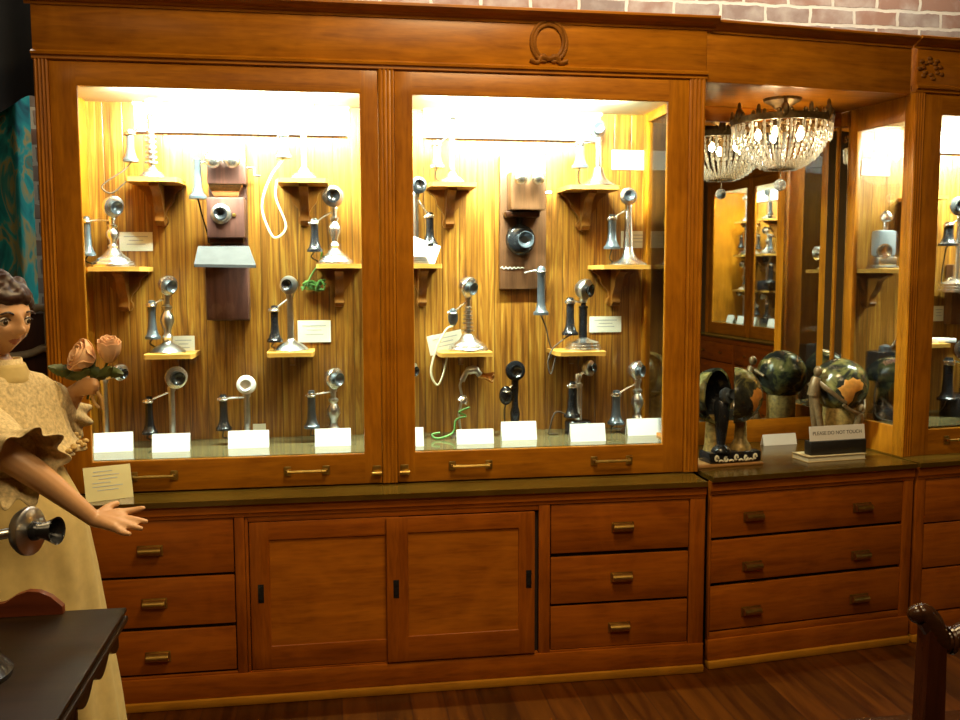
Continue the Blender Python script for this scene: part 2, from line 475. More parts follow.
def lamp_fixture(parent, x0, x1, y0, y1, z0, z1, energy, ceil):
    h = MB().box(x0 - .01, x1 + .01, y1 - .006, y1, z0, z1 + .012).box(x0 - .01, x1 + .01, y0, y1, z1, z1 + .012).build('lamp_housing', 'tubehousing', parent, smooth=False)
    MB().box(x0, x1, y0, y1 - .007, z0, z1 - .001, .006).build('lamp_diffuser', 'lamp', h)
    L = bpy.data.lights.new('case_front_fill', 'AREA'); L.shape = 'RECTANGLE'; L.size = x1 - x0; L.size_y = .06; L.energy = energy; L.color = (.84, 1.0, .84)
    o = bpy.data.objects.new('case_front_fill', L); COL.objects.link(o); o.parent = parent
    o.location = ((x0 + x1) / 2, .085, ceil - .006); o.rotation_euler = (math.radians(38), 0, 0)   # unseen strip added to overexpose the case top, tilted towards the back
    return h

GZ0, GZ1, DZ0, DZ1 = .926, 2.328, .805, 2.416
def case_shell(t, x0, x1, doors, posts, fz=(2.45, 2.612), handles=None, latches=None, lamps=(), energy=30, floor=.928, ceil=2.345, back=.43,
               left='wood', right='wood', dividers=(), hz=.864):
    """upper display case in its own frame: front at y 0, back panelling at y .43"""
    MB().box(x0, x1, back, back + .02, DZ0, 2.42).build('plank_back', 'planks', t, smooth=False)
    MB().box(x0 + .005, x1 - .005, .024, back - .001, floor - .022, floor).build('case_floor', 'deck', t, smooth=False)
    MB().box(x0 + .005, x1 - .005, .024, back - .001, ceil, ceil + .02).build('case_top', 'case_cream', t, smooth=False)
    for side, xa in ((left, x0), (right, x1)):
        s = 1 if xa == x0 else -1
        a, b = sorted((xa, xa + s * .022))
        if side == 'wood':
            MB().box(a, b, .024, back - .001, DZ0, 2.42).build('case_side', 'oak_z', t, smooth=False)
        else:
            f = MB().box(a, b, .024, .060, DZ0, 2.42, .002).box(a, b, .375, back - .001, DZ0, 2.42, .002)
            f.box(a, b, .060, .375, DZ0, .940, .002).box(a, b, .060, .375, 2.305, 2.42, .002)
            f = f.build('side_frame', 'oak_z', t)
            MB().box((a + b) / 2 - .002, (a + b) / 2 + .002, .056, .379, .936, 2.309).build('side_glass', 'glass', f, smooth=False)
    for x in dividers: MB().box(x - .01, x + .01, .024, back - .001, floor + .001, ceil - .001).build('case_divider', 'planks', t, smooth=False)
    for i, (d0, d1, g0, g1) in enumerate(doors):
        door(t, d0, d1, g0, g1, DZ0, DZ1, GZ0, GZ1, handles=(handles or {}).get(i, ()), latches=(latches or {}).get(i, ()), hz=hz)
    for a, b in posts: post(t, a, b, DZ0, 2.425)
    # mouldings over the doors, frieze, crown
    px0, px1 = min(p[0] for p in posts), max(p[1] for p in posts)
    p = [(.02, 2.416), (-.004, 2.416), (-.010, 2.420), (-.010, 2.430), (-.020, 2.434), (-.022, 2.442), (-.012, 2.450), (.02, 2.450)]
    MB().prism(p, px0 - .004, px1 + .004, 'yz').build('door_head_molding', 'oak_x', t, ang=30)
    MB().box(px0, px1, -.006, .03, 2.4505, fz[1] + .02, .001).build('frieze', 'oak_x', t)
    MB().box(px0, px1, .03, back, 2.425, 2.445).build('roof_board', 'oak_x', t, smooth=False)
    for a in (px0, px1 - .02): MB().box(a, a + .02, .031, back, 2.446, fz[1] + .03).build('frieze_return', 'oak_y', t, smooth=False)
    for l in lamps: lamp_fixture(t, l[0], l[1], back - .036, back - .002, 2.225, ceil - .014, energy * (l[1] - l[0]), ceil)

case = thing('display_case', 'large oak display case with two glazed doors full of antique telephones', 'display case', (.21, 0, .805))
case.location = (0, 0, 0)
case_shell(case, -1.022, 1.407, [(-1.0195, .1735, -.9245, .1045), (.237, 1.4295, .307, 1.341)],
           [(-1.070, -1.0205), (.1745, .236), (1.4305, 1.497)],
           handles={0: (-.700, -.122), 1: (.53, 1.12)}, latches={0: ((.152, 1),), 1: ((.262, -1),)},
           lamps=((-.80, .06), (.40, 1.17)), energy=150, right='glass', hz=.866)
MB().box(-1.068, -1.024, .031, .45, DZ0, 2.425).build('case_flank', 'oak_z', case, smooth=False)
crown(case, -1.09, 1.53, 2.610, -.006, .06)

# carved laurel wreath on the frieze
m = MB(); wc = at(549, 43, -.01)
for k in range(34):
    a = -PI / 2 + .35 + (2 * PI - .7) * k / 33
    for rr, da in ((.060, .25), (.073, -.25)):
        p = Vector((wc.x + rr * .96 * math.cos(a), -.009, wc.z + .004 + rr * 1.08 * math.sin(a)))
        d = Vector((-math.sin(a), 0, math.cos(a))) * (1 if a > PI / 2 or a < -PI / 2 else 1)
        R = Matrix.Rotation(-(a + (da if math.cos(a) > 0 else -da)) , 4, 'Y')
        m.ball(p, .017, 8, 6, (.42, .5, 1.0), R.to_3x3().to_4x4())
for s in (-1, 1):
    m.tube(curve_pts([(wc.x, -.011, wc.z - .062), (wc.x + s * .03, -.012, wc.z - .055), (wc.x + s * .045, -.012, wc.z - .075), (wc.x + s * .075, -.011, wc.z - .066)], 5), [.010] * 8 + [.008] * 8, 6)
    m.ball((wc.x + s * .022, -.011, wc.z - .050), .014, 8, 6, (1, .5, .7))
m.build('laurel_wreath', 'corbel', case)

# base cabinets ----------------------------------------------------
YF = -.152
def drawer(parent, x0, x1, z0, z1, pulls, y=YF, mat='red_x'):
    d = MB().box(x0, x1, y + .003, y + .020, z0, z1, .003).build('drawer', mat, parent)
    for px, pz in pulls: bin_pull(d, px, pz, y + .003)
    return d

def base_shell(t, x0, x1, y, yb, top=.80, zt=.73, cut=0):
    MB().box(x0 + .004 + cut, x1 - .004, y + .021, yb, .034, top - .021).build('carcass', 'dark', t, smooth=False)
    MB().box(x0, x1, y - .006, y + .0205, .033, .122, .003).build('plinth', 'red_x', t)
    MB().box(x0, x1, y - .018, y + .02, .0005, .0325, .004).build('floor_strip', 'plinth_strip', t)
    MB().prism([(x0 + (.001 if cut else 0), y - .020), (x1, y - .020), (x1, yb), (x0 + (.004 if cut else 0) + cut, yb)], top - .020, top, 'xy').build('ledge_top', 'ledge', t, smooth=False)
    p = [(y + .02, zt), (y - .002, zt), (y - .003, zt + .012), (y - .008, zt + .016), (y - .008, top - .028), (y - .013, top - .0205), (y + .02, top - .0205)]
    MB().prism(p, x0, x1, 'yz').build('ledge_molding', 'red_x', t, ang=30)

base = thing('base_cabinet', 'long low oak base cabinet with six drawers and two sliding doors', 'cabinet', (0, 0, 0))
base_shell(base, -1.078, 1.4715, YF, .45)
for a, b, o_ in ((-1.078, -1.032, 0), (-.390, -.353, 0), (-.352, -.340, .004), (.780, .826, 0), (1.407, 1.4715, 0)):
    MB().box(a, b, YF + o_, YF + .02, .122, .7295, .002).build('stile', 'red_z', base)
for a, b, c, d in ((-.339, .779, .7075, .7295), (-.339, .779, .1222, .128), (-1.031, -.391, .1222, .130), (.827, 1.406, .1222, .130)):
    MB().box(a, b, YF + .002, YF + .02, c, d, .001).build('rail', 'red_x', base)
for z0, z1, hx, hz_ in ((.518, .7285, -.696, .615), (.321, .507, -.687, .412), (.1385, .306, -.681, .206)):
    drawer(base, -1.029, -.394, z0, z1, [(hx, hz_)])
for z0, z1, hx, hz_ in ((.527, .7265, 1.124, .624), (.320, .5105, 1.122, .418), (.132, .309, 1.114, .211)):
    drawer(base, .830, 1.403, z0, z1, [(hx, hz_)])
def sliding_door(x0, x1, p0, p1, z0, z1, pz0, pz1, y, pulls):
    d = frame_ring('sliding_door', base, x0, x1, p0, p1, z0, z1, pz0, pz1, y, .014, ('red_z', 'red_x'))
    MB().box(p0 - .003, p1 + .003, y + .007, y + .012, pz0 - .003, pz1 + .003).build('door_panel', 'panel_x', d)
    for px, pz in pulls:
        m = MB().box(px - .011, px + .011, y - .0015, y + .001, pz - .036, pz + .036, .001)
        m.box(px - .006, px + .006, y - .004, y, pz - .024, pz - .012).box(px - .006, px + .006, y - .003, y, pz + .012, pz + .024)
        m.build('finger_pull', 'black', d)
    return d
sliding_door(-.337, .230, -.263, .176, .130, .705, .219, .634, YF + .002, [(-.298, .428)])
sliding_door(.178, .762, .262, .696, .130, .705, .231, .642, YF - .013, [(.214, .423), (.737, .435)])

# niche ------------------------------------------------------------
nb = thing('base_cabinet', 'oak base cabinet with three wide drawers below the mirrored niche', 'cabinet', RO, TH)
YN = -.13
base_shell(nb, .0, .994, YN, .52, .81, .735, cut=.075)
for a, b in ((0, .008), (.945, .994)): MB().box(a, b, YN, YN + .02, .122, .7345, .001).build('stile', 'red_z', nb)
MB().box(.009, .944, YN + .001, YN + .02, .1222, .150, .002).build('rail', 'red_x', nb)
for z0, z1, hz_ in ((.552, .732, .630), (.360, .539, .419), (.157, .345, .226)):
    drawer(nb, .011, .942, z0, z1, [(.203, hz_), (.735, hz_)], YN)

ni = thing('mirror_niche', 'open oak niche with mirrored back between two display cases', 'niche', RO, TH)
MB().box(.03, 1.02, .506, .512, .925, 2.34).build('back_mirror', 'mirror', ni, smooth=False)
MB().box(.0, 1.03, .500, .53, .8105, .922, .002).build('bottom_rail', 'oak_x', ni)
MB().box(-.01, 1.03, .495, .53, 2.343, 2.4095, .002).build('top_rail', 'oak_x', ni)
MB().box(-.015, .028, .497, .53, .9225, 2.3425, .002).build('mirror_stile', 'oak_z', ni)
MB().box(1.021, 1.03, .497, .53, .9225, 2.3425).build('mirror_stile', 'oak_z', ni)
MB().box(.016, 1.028, .032, .53, 2.41, 2.425).build('niche_ceiling', 'oak_x', ni, smooth=False)
MB().box(.016, 1.004, 0, .03, 2.410, 2.640, .001).build('frieze', 'oak_x', ni)
MB().box(1.032, 1.06, .4305, .53, .8105, 2.4095, .001).build('side_return', 'oak_z', ni)
MB().box(1.0275, 1.0318, .4325, .494, .925, 2.34).build('side_mirror', 'mirror', ni, smooth=False)
crown(ni, .034, 1.004, 2.602, 0, .050)

# third case -------------------------------------------------------
tb = thing('base_cabinet', 'oak base cabinet partly cut off at the right edge behind the carved chair', 'cabinet', RO, TH)
base_shell(tb, 1.012, 2.32, YN, .45, .81, .735)
for a, b in ((1.012, 1.058), (2.27, 2.32)): MB().box(a, b, YN, YN + .02, .122, .7345, .002).build('stile', 'red_z', tb)
for z0, z1 in ((.535, .732), (.330, .528), (.130, .322)): drawer(tb, 1.062, 2.266, z0, z1, [(1.40, (z0 + z1) / 2), (1.95, (z0 + z1) / 2)], YN)
c3 = thing('display_case', 'oak display case with a glass side at the right edge of the picture', 'display case', RO, TH)
case_shell(c3, 1.032, 2.30, [(1.083, 2.26, 1.178, 2.165)], [(1.032, 1.082), (2.261, 2.32)], fz=(2.45, 2.604),
           handles={0: (1.35, 1.95)}, lamps=((1.36, 2.12),), energy=150, left='glass', floor=.935, hz=.875)
crown(c3, 1.010, 2.34, 2.602, -.006, .052)
m = MB()                                        # scroll carving at the left end of its frieze
for k in range(16):
    a = k * .8; m.ball((1.10 + .07 * math.cos(a) * (.4 + k / 26), -.008, 2.525 + .05 * math.sin(a) * (.4 + k / 26)), .013, 8, 6, (1, .5, .7))
m.build('leaf_carving', 'corbel', c3)

# case on the right-hand wall, seen only in the mirror ---------------
RW = Vector((5.10, -2.72, .165)); RWA = math.radians(-79.4)
c4 = thing('display_case', 'oak display case on the far wall seen reflected in the niche mirror', 'display case', RW, RWA)
case_shell(c4, -.13, 1.72, [(-.10, .755, -.02, .70), (.812, 1.69, .87, 1.60)], [(-.16, -.101), (.756, .811), (1.691, 1.75)], lamps=((.02, .66), (.90, 1.56)), energy=150)
crown(c4, -.18, 1.77, 2.600, -.006, .06)
b4 = thing('base_cabinet', 'oak drawer cabinet with small round knobs reflected in the niche mirror', 'cabinet', (RW.x, RW.y, 0), RWA)
base_shell(b4, -.16, 1.75, YF, .45, .968, .90)
for a, b in ((-.16, -.10), (1.69, 1.75), (.776, .812)): MB().box(a, b, YF, YF + .02, .122, .899, .002).build('stile', 'red_z', b4)
for x0, x1 in ((-.095, .772), (.816, 1.686)):
    for z0, z1 in ((.70, .895), (.42, .69), (.13, .41)):
        d = MB().box(x0, x1, YF + .003, YF + .02, z0, z1, .003).build('drawer', 'red_x', b4)
        for fx in (.27, .73):
            MB().lathe([(.006, 0), (.006, .014), (.014, .02), (.012, .03), (0, .033)], aim((0, -1, 0), (x0 + (x1 - x0) * fx, YF + .003, (z0 + z1) / 2)), 12).build('knob', 'brass', d)
# ------------------------------------------------------------------ frames that place exhibits
class Fr:
    def __init__(s, at_, place, rz): s.at, s.place, s.rz = at_, place, rz
WF = Fr(at, lambda p: Vector(p), 0)
RF = Fr(atR, lambda p: R2W(*p), TH)
def mpp(fr, u, v, Y): return (fr.at(u + 1, v, Y) - fr.at(u, v, Y)).length

# ------------------------------------------------------------------ wall brackets
SHELF = {}
def bracket(key, u0, u1, v, label, fr=WF, yf=.215, stub=False, group='carved wall brackets in the cases'):
    a, b = fr.at(u0, v, yf), fr.at(u1, v, yf)
    zt = a.z * .5 + b.z * .5 + .009; cx, w = (a.x + b.x) / 2, b.x - a.x
    SHELF[key] = zt
    t = thing('wall_bracket', label, 'shelf', fr.place((cx, .429, zt - .018)), fr.rz, group)
    D = .429 - yf
    pts = [(-w / 2, 0), (w / 2, 0), (w / 2, -D * .72)] + [(w / 2 * (1 - (k / 5) ** 2 * .12), -D * (.72 + .28 * math.sin(k / 5 * PI / 2))) for k in range(1, 6)]
    pts += [(-x, y) for x, y in pts[::-1][:-2]]
    MB().prism(pts, 0, .018, 'xy').build('shelf_board', 'shelf', t, ang=30)
    if stub:
        MB().prism([(-.001, -.0005), (-.055, -.0005), (-.050, -.016), (-.020, -.050), (-.001, -.055)], -.011, .011, 'yz').build('corbel', 'corbel', t, ang=30)
        return t
    H = .170; hw = w * .43
    prof = [(1.0, 0), (1.0, .06), (.86, .10), (.70, .17), (.62, .27), (.60, .36), (.50, .44), (.34, .53), (.24, .63), (.22, .72), (.30, .79), (.31, .88), (.22, .96), (0, 1.0)]
    poly = [(hw * a, -.0005 - H * b) for a, b in prof] + [(-hw * a, -.0005 - H * b) for a, b in prof[::-1][1:]]
    MB().prism(poly, -.030, -.0005, 'xz').build('back_plate', 'corbel', t, ang=50)
    fp = [(1.0, 0), (1.0, .07), (.80, .12), (.60, .20), (.50, .32), (.46, .44), (.34, .55), (.22, .66), (.18, .78), (.24, .86), (.16, .95), (.02, .97)]
    MB().prism([(-.0305, -.0005)] + [(-.0305 - (D * .80 - .0305) * a, -.0005 - H * b) for a, b in fp] + [(-.0305, -H * .97)], -.018, .018, 'yz').build('corbel', 'corbel', t, ang=50)
    return t

# ------------------------------------------------------------------ candlestick telephones
BASES = {
    'dome': [(0, 0), (1, 0), (1.0, .10), (.95, .16), (.84, .30), (.66, .48), (.42, .62), (.28, .72), (.22, .9), (0, .9)],
    'tier': [(0, 0), (1, 0), (1, .16), (.94, .18), (.94, .36), (.86, .38), (.86, .54), (.72, .60), (.40, .72), (.24, .84), (0, .84)],
    'flare': [(0, 0), (1, 0), (1, .10), (.86, .20), (.62, .38), (.42, .62), (.30, .95), (.24, 1.35), (0, 1.35)],
    'step': [(0, 0), (1, 0), (1, .14), (.95, .18), (.92, .30), (.80, .36), (.76, .48), (.58, .62), (.44, .76), (.34, .94), (.22, 1.1), (0, 1.1)],
    'block': [(0, 0), (1, 0), (1, 1.25), (.92, 1.42), (.5, 1.5), (0, 1.5)],
}
def column_profile(kind, h):
    if kind == 'plain': return [(.0135, 0), (.0125, h)]
    if kind == 'taper': return [(.022, 0), (.018, h * .4), (.013, h)]
    if kind == 'thick': return [(.018, 0), (.018, h * .78), (.021, h * .79), (.021, h * .83), (.011, h * .86), (.011, h)]
    if kind == 'ring':
        p = [(.014, 0)]; n = 7
        for k in range(n):
            z = h * (.04 + .74 * k / n); d = h * .74 / n; R = .029 - .0014 * k
            p += [(.012, z), (R, z + d * .22), (R, z + d * .55), (.012, z + d * .78)]
        return p + [(.013, h * .8), (.011, h)]
    if kind == 'vase': return [(.017, 0), (.023, h * .08), (.014, h * .16), (.016, h * .26), (.028, h * .42), (.026, h * .54), (.015, h * .66), (.021, h * .72), (.021, h * .76), (.012, h * .8), (.012, h)]
    if kind == 'black_vase': return [(.014, 0), (.020, h * .14), (.022, h * .28), (.015, h * .42), (.013, h * .6), (.016, h * .82), (.015, h)]

def telephone(label, u, shelf, Y, tx, d, recv, base, col, mats, fr=WF, cord='corddark', name='candlestick_telephone', z=None, group=None, cordloop=None):
    zb = SHELF[shelf] if z is None else z
    s = mpp(fr, u, tx[1], Y)
    bx = fr.at(u, tx[1] + 60, Y).x
    mb, mc, mt, mr = mats
    t = thing(name, label, 'telephone', fr.place((bx, Y, zb)), fr.rz, group)
    O = Vector((bx, Y, zb))
    R = base[1] * s; k = R * {'dome': .78, 'tier': .80, 'flare': .72, 'step': .80, 'block': .7}[base[0]]
    MB().lathe([(r * R, z * k) for r, z in BASES[base[0]]], seg=32).build('base', mb, t)
    hb = BASES[base[0]][-1][1] * k
    T = fr.at(tx[0], tx[1], Y - .03) - O
    dv = Vector(d).normalized(); rt_ = tx[2] * s
    top = T - dv * rt_ * .45 + Vector((0, 0, -rt_ * .25))
    hcol = max(.03, top.z - rt_ * .75 - hb)
    MB().lathe([(r, zz) for r, zz in column_profile(col, hcol)], Matrix.Translation((0, 0, hb - .001)), 20).build('column', mc, t)
    # yoke and transmitter
    y = MB(); y.lathe([(.0, -.012), (.016, -.012), (.017, 0), (.012, .012), (0, .014)], Matrix.Translation((0, 0, hb + hcol)), 16)
    y.tube(curve_pts([(0, 0, hb + hcol), (top.x * .4, top.y * .4, hb + hcol + (top.z - hb - hcol) * .5), tuple(top)], 4), .008, 8)
    y.build('yoke', mc if mc != 'black' else mt, t)
    A = aim(dv, T - dv * rt_ * .3)
    tr = MB().lathe([(0, -.95 * rt_), (.42 * rt_, -.90 * rt_), (.76 * rt_, -.62 * rt_), (.95 * rt_, -.20 * rt_), (1.0 * rt_, .10 * rt_), (.97 * rt_, .20 * rt_), (.80 * rt_, .25 * rt_), (.50 * rt_, .27 * rt_), (0, .27 * rt_)], A, 28).build('transmitter', mt, t)
    q = rt_
    mp = MB().lathe([(0, .26 * q), (.34 * q, .26 * q), (.34 * q, .38 * q), (.46 * q, .54 * q), (.58 * q, .66 * q), (.61 * q, .66 * q), (.56 * q, .60 * q), (.36 * q, .46 * q), (.16 * q, .34 * q), (0, .34 * q)], A, 24)
    mp.build('mouthpiece', mr if mt != 'porcelain' else 'porcelain', tr)
    # hook and receiver
    if recv:
        ru, v0, v1 = recv[:3]; kind = recv[3] if len(recv) > 3 else 'bell'
        P1 = fr.at(ru, v1, Y - .01) - O; P0 = fr.at(ru, v0, Y - .01) - O; L = P0.z - P1.z
        hz = hb + hcol - .012
        hk = MB().tube(curve_pts([(0, 0, hz), (P1.x * .5, -.006, hz * .5 + (P0.z - .018) * .5), (P1.x, -.010, P0.z - .020)], 4), .0042, 6)
        hk.tube([(P1.x + .019 * math.cos(a * PI / 6), P1.y + .019 * math.sin(a * PI / 6), P0.z - .022) for a in range(12)], .0035, 6, True)
        hk.ball((P1.x - .019, P1.y, P0.z - .022), .007, 8, 6)
        hk.build('switch_hook', 'nickel', t)
        if kind == 'bell':
            w = (recv[4] if len(recv) > 4 else 8) * s
            prof = [(0, 0), (w, 0), (w, .010), (w * .78, .018), (w * .56, .040), (w * .48, L * .5), (w * .48, L * .82), (w * .58, L * .84), (w * .58, L * .90), (w * .44, L * .93), (w * .38, L * .985), (0, L)]
            rv = MB().lathe(prof, Matrix.Translation((P1.x, P1.y, P1.z)), 20).build('receiver', mr, t)
            MB().lathe([(w * .60, L * .82), (w * .62, L * .83), (w * .62, L * .91), (w * .60, L * .92)], Matrix.Translation((P1.x, P1.y, P1.z)), 16).build('receiver_cap', 'nickel', rv)
        else:
            w = recv[4] * s
            MB().ball((P1.x, P1.y, (P0.z + P1.z) / 2), w, 18, 12, (1, .6, L / 2 / w)).build('receiver', mr, t)
        if cordloop:
            pts = [fr.at(a, b, Y - .02) - O for a, b in cordloop]
            pts = [(P1.x, P1.y, P1.z)] + [(p.x, p.y, p.z if z is None else max(p.z, .006)) for p in pts]
        else:
            pts = [(P1.x, P1.y, P1.z + .003), (P1.x - .006, P1.y + .01, P1.z - .03), (P1.x * .9, P1.y + .04, max(.02, P1.z * .25)), (-R * .5, .02, .006)]
            if P1.z < .06: pts = [(P1.x, P1.y, P1.z + .003), (P1.x - .015, P1.y + .02, max(P1.z - .02, .008)), (P1.x * .8, .05, max(.008, P1.z * .2)), (-R * .4, .02, .006)]
        MB().tube(curve_pts(pts, 6), .0032 if cord != 'cordpale' else .0050, 6).build('cord', cord, t)
    return t

def wall_card(label, u0, u1, v0, v1, Y=.4265, fr=WF, tilt=0, lines=3, mat='wallcard', name='wall_card'):
    a, b = fr.at(u0, v0, Y), fr.at(u1, v1, Y); w, h = b.x - a.x, a.z - b.z
    t = thing(name, label, 'card', fr.place(((a.x + b.x) / 2, Y, b.z)), fr.rz, 'white information cards')
    R = Matrix.Translation((0, 0, h / 2)) @ Matrix.Rotation(tilt, 4, 'Y')
    MB().box(-w / 2, w / 2, -.0015, .0015, -h / 2, h / 2, 0, R).build('card_sheet', mat, t, smooth=False)
    if lines:
        m = MB()
        for k in range(lines):
            z = h * (.26 - .2 * k); ww = w * (.36, .22, .28)[k % 3]
            m.box(-ww, ww, -.0022, -.0015, z - .0018, z + .0018, 0, R)
        m.build('printed_lines', 'ink', t, smooth=False)
    return t

def tent_card(label, u0, u1, v0, v1, zf, fr=WF, lean=.45, yaw=0, name='tent_card', mat='card', group='white tent cards on the case floors', sheet=None):
    """folded card standing on z = zf; its lower front edge is at pixel row v1"""
    if fr is WF: p = atz((u0 + u1) / 2, v1, zf)
    else: p = W2R(atz((u0 + u1) / 2, v1, zf))
    Y = p.y; a, b = fr.at(u0, v1, Y), fr.at(u1, v1, Y); w = b.x - a.x
    top = fr.at((u0 + u1) / 2, v0, Y + .03); h = top.z - zf; dy = h * math.tan(lean) * .6
    t = thing(name, label, 'card', fr.place(((a.x + b.x) / 2, Y, zf)), fr.rz + yaw, group)
    e = .0016
    poly = [(0, 0), (dy, h), (dy * 2, 0), (dy * 2 - e * 1.5, 0), (dy, h - e * 4), (e * 1.5, 0)]
    m = MB().prism(poly, -w / 2, w / 2, 'yz')
    m.build('folded_sheet', mat, t, smooth=False)
    return t

NI, ND, BK, GM = 'nickel', 'nickel_dull', 'black', 'gunmetal'
# -------- left case
bracket('A1', 124, 178, 179, 'carved bracket shelf highest on the left in the left case')
bracket('A3', 277, 328, 180, 'carved bracket shelf highest on the right in the left case, above a pale hanging cord')
bracket('B1', 84, 143, 269, 'carved bracket shelf against the left edge of the left case, under the silver telephone')
bracket('B2', 316, 362, 266, 'carved bracket shelf against the right edge of the left case, above the card with printing')
bracket('C1', 142, 193, 357, 'low pine shelf under the dome based telephone, above the front row of the left case', stub=True)
bracket('C2', 266, 314, 355, 'low pine shelf under the plain columned telephone in the left case', stub=True)
telephone('nickel candlestick telephone in the glare on the highest left bracket of the left case', 152, 'A1', .32, (154, 106, 10), (.5, -1, .1), (131, 129, 162), ('step', 15), 'ring', (NI, NI, NI, GM),
          cordloop=[(124, 170), (106, 182), (102, 188), (112, 193), (128, 180)])
telephone('nickel candlestick telephone in the glare on the highest right bracket of the left case', 304, 'A3', .32, (304, 106, 9), (0, -1, -.1), (284, 131, 158), ('step', 15), 'plain', (NI, NI, NI, GM), cord='cordpale',
          cordloop=[(270, 178), (262, 205), (268, 228), (276, 238), (286, 226), (276, 198), (277, 180)])
telephone('silver candlestick telephone with stepped base at the left edge of the left case', 114, 'B1', .32, (115, 207, 11.5), (.95, -1, -.30), (88, 216, 256), ('step', 22), 'vase', (NI, NI, NI, GM))
telephone('bright silver candlestick telephone with facing mouthpiece at the right edge of the left case', 335, 'B2', .32, (333, 196, 11), (.05, -1, .05), (315, 218, 252), ('step', 18), 'vase', (NI, NI, NI, BK))
telephone('candlestick telephone with dark domed base and tilted mouthpiece above the front row', 168, 'C1', .32, (170, 286, 10.5), (1.0, -1, -.25), (153, 300, 339), ('dome', 18), 'vase', (ND, ND, NI, GM))
telephone('candlestick telephone with plain silver column facing left, beside the printed card', 291, 'C2', .32, (288, 285, 9.5), (-.35, -1, .05), (275, 305, 342), ('dome', 18), 'plain', (NI, ND, ND, BK))
FL = .928
telephone('slim telephone half hidden behind the roses in the left case', 106, None, .30, (122, 373, 9), (1.1, -1, -.3), None, ('flare', 14), 'plain', (ND, ND, NI, BK), z=FL)
telephone('silver candlestick telephone with large cup, second in the front row of the left case', 173, None, .29, (177, 378, 12), (.55, -1, -.12), (150, 396, 434), ('dome', 15), 'plain', (ND, ND, NI, BK), z=FL)
telephone('candlestick telephone with white round mouthpiece in the left case', 248, None, .29, (246, 385, 10), (-.05, -1, .05), (224, 394, 430), ('dome', 15), 'plain', (ND, ND, 'porcelain', BK), z=FL)
telephone('candlestick telephone with turned silver column, last in the front row of the left case', 334, None, .29, (337, 379, 11), (1.0, -1, -.12), (312, 390, 428), ('dome', 15), 'vase', (ND, ND, NI, GM), z=FL)
wall_card('cream card on the planks right of the stepped silver telephone', 119, 153, 232, 251)
wall_card('cream card tucked behind the domed telephone on its low shelf', 172, 195, 336, 354, Y=.40)
wall_card('cream card with printed lines beside the plain columned telephone', 297.5, 331, 320.5, 342)
for u0, u1, v0, v1, l, yw in ((94, 133, 432, 452, 'white tent card leftmost in the left case, below the roses', .12), (152, 190, 433, 452, 'white tent card before the large cupped telephone', .03),
                       (228, 269, 430, 448, 'white tent card before the white mouthed telephone', .0), (315, 351, 428, 446, 'white tent card rightmost in the left case', 0)):
    tent_card(l, u0, u1, v0, v1, FL, yaw=yw)
wall_card('small buff card standing behind the white tent card near the middle of the left case', 253, 266, 424, 434, Y=.40, lines=0)
m = MB()                                         # green cord tangle hanging at the bracket
random.seed(3)
c = at(314, 285, .40); pts = [c + Vector((random.uniform(-.055, .055), random.uniform(-.02, .015), random.uniform(-.025, .022))) for _ in range(26)]
m.tube(curve_pts([at(322, 252, .35), at(320, 262, .40), at(312, 274, .41)] + pts, 4), .004, 6)
tag(m.build('green_cord', 'tinsel'), 'tangled green cloth cord hanging under the right bracket of the left case', 'cord')

# -------- right case
bracket('D1', 430, 478, 184, 'carved bracket shelf highest on the left in the right case')
bracket('D3', 569, 622, 187, 'carved bracket shelf highest on the right in the right case')
bracket('E1', 408, 443, 266, 'carved bracket shelf at the left edge of the right case, holding a white envelope')
bracket('E2', 601, 653, 267, 'carved bracket shelf under the tall tapered silver telephone')
bracket('F1', 440, 494, 355, 'low pine shelf under the ringed silver telephone', stub=True)
bracket('F2', 558, 608, 354, 'low pine shelf under the telephone with tiered base', stub=True)
telephone('nickel telephone lost in the glare on the highest left bracket of the right case', 452, 'D1', .32, (452, 122, 9), (.2, -1, 0), (437, 140, 168), ('step', 14), 'plain', (NI, NI, NI, NI))
telephone('nickel candlestick telephone in the glare on the highest right bracket of the right case', 598, 'D3', .32, (598, 128, 9), (.1, -1, 0), (580, 140, 168), ('flare', 19), 'plain', (NI, NI, NI, GM))
telephone('telephone mostly hidden by the left edge of the right case, mouthpiece showing', 416, 'E1', .33, (419, 185, 8.5), (.2, -1, .05), (430, 212, 246), ('tier', 16), 'plain', (ND, ND, GM, BK))
telephone('tall tapered silver candlestick telephone with flared base', 628, 'E2', .32, (629, 196, 8.5), (-.05, -1, .1), (612, 214, 249), ('flare', 18), 'taper', (NI, NI, NI, GM))
telephone('silver candlestick telephone with ringed column and round receiver', 468, 'F1', .32, (471, 288, 10.5), (.9, -1, -.35), (453, 308, 326, 'ball', 5), ('step', 20), 'ring', (NI, NI, NI, GM), cord='cordpale',
          cordloop=[(446, 330), (436, 350), (431, 372), (437, 385), (443, 375), (448, 352)])
telephone('candlestick telephone with black column on a tiered silver base', 583, 'F2', .32, (588, 290, 10.5), (1.0, -1, -.25), (570, 297, 335), ('tier', 18), 'thick', (NI, BK, ND, BK),
          cordloop=[(560, 342), (552, 350), (548, 362), (551, 374), (556, 356)])
telephone('telephone at the left edge of the right case with only its cup showing', 408, None, .30, (414, 371, 8), (1.0, -1, -.12), None, ('dome', 13), 'plain', (ND, ND, NI, BK), z=FL)
telephone('black candlestick telephone with turned black column and oval receiver', 515, None, .30, (516, 371, 10), (.1, -1, .0), (506, 386, 405, 'ball', 7), ('dome', 15), 'black_vase', (BK, BK, BK, BK), z=FL)
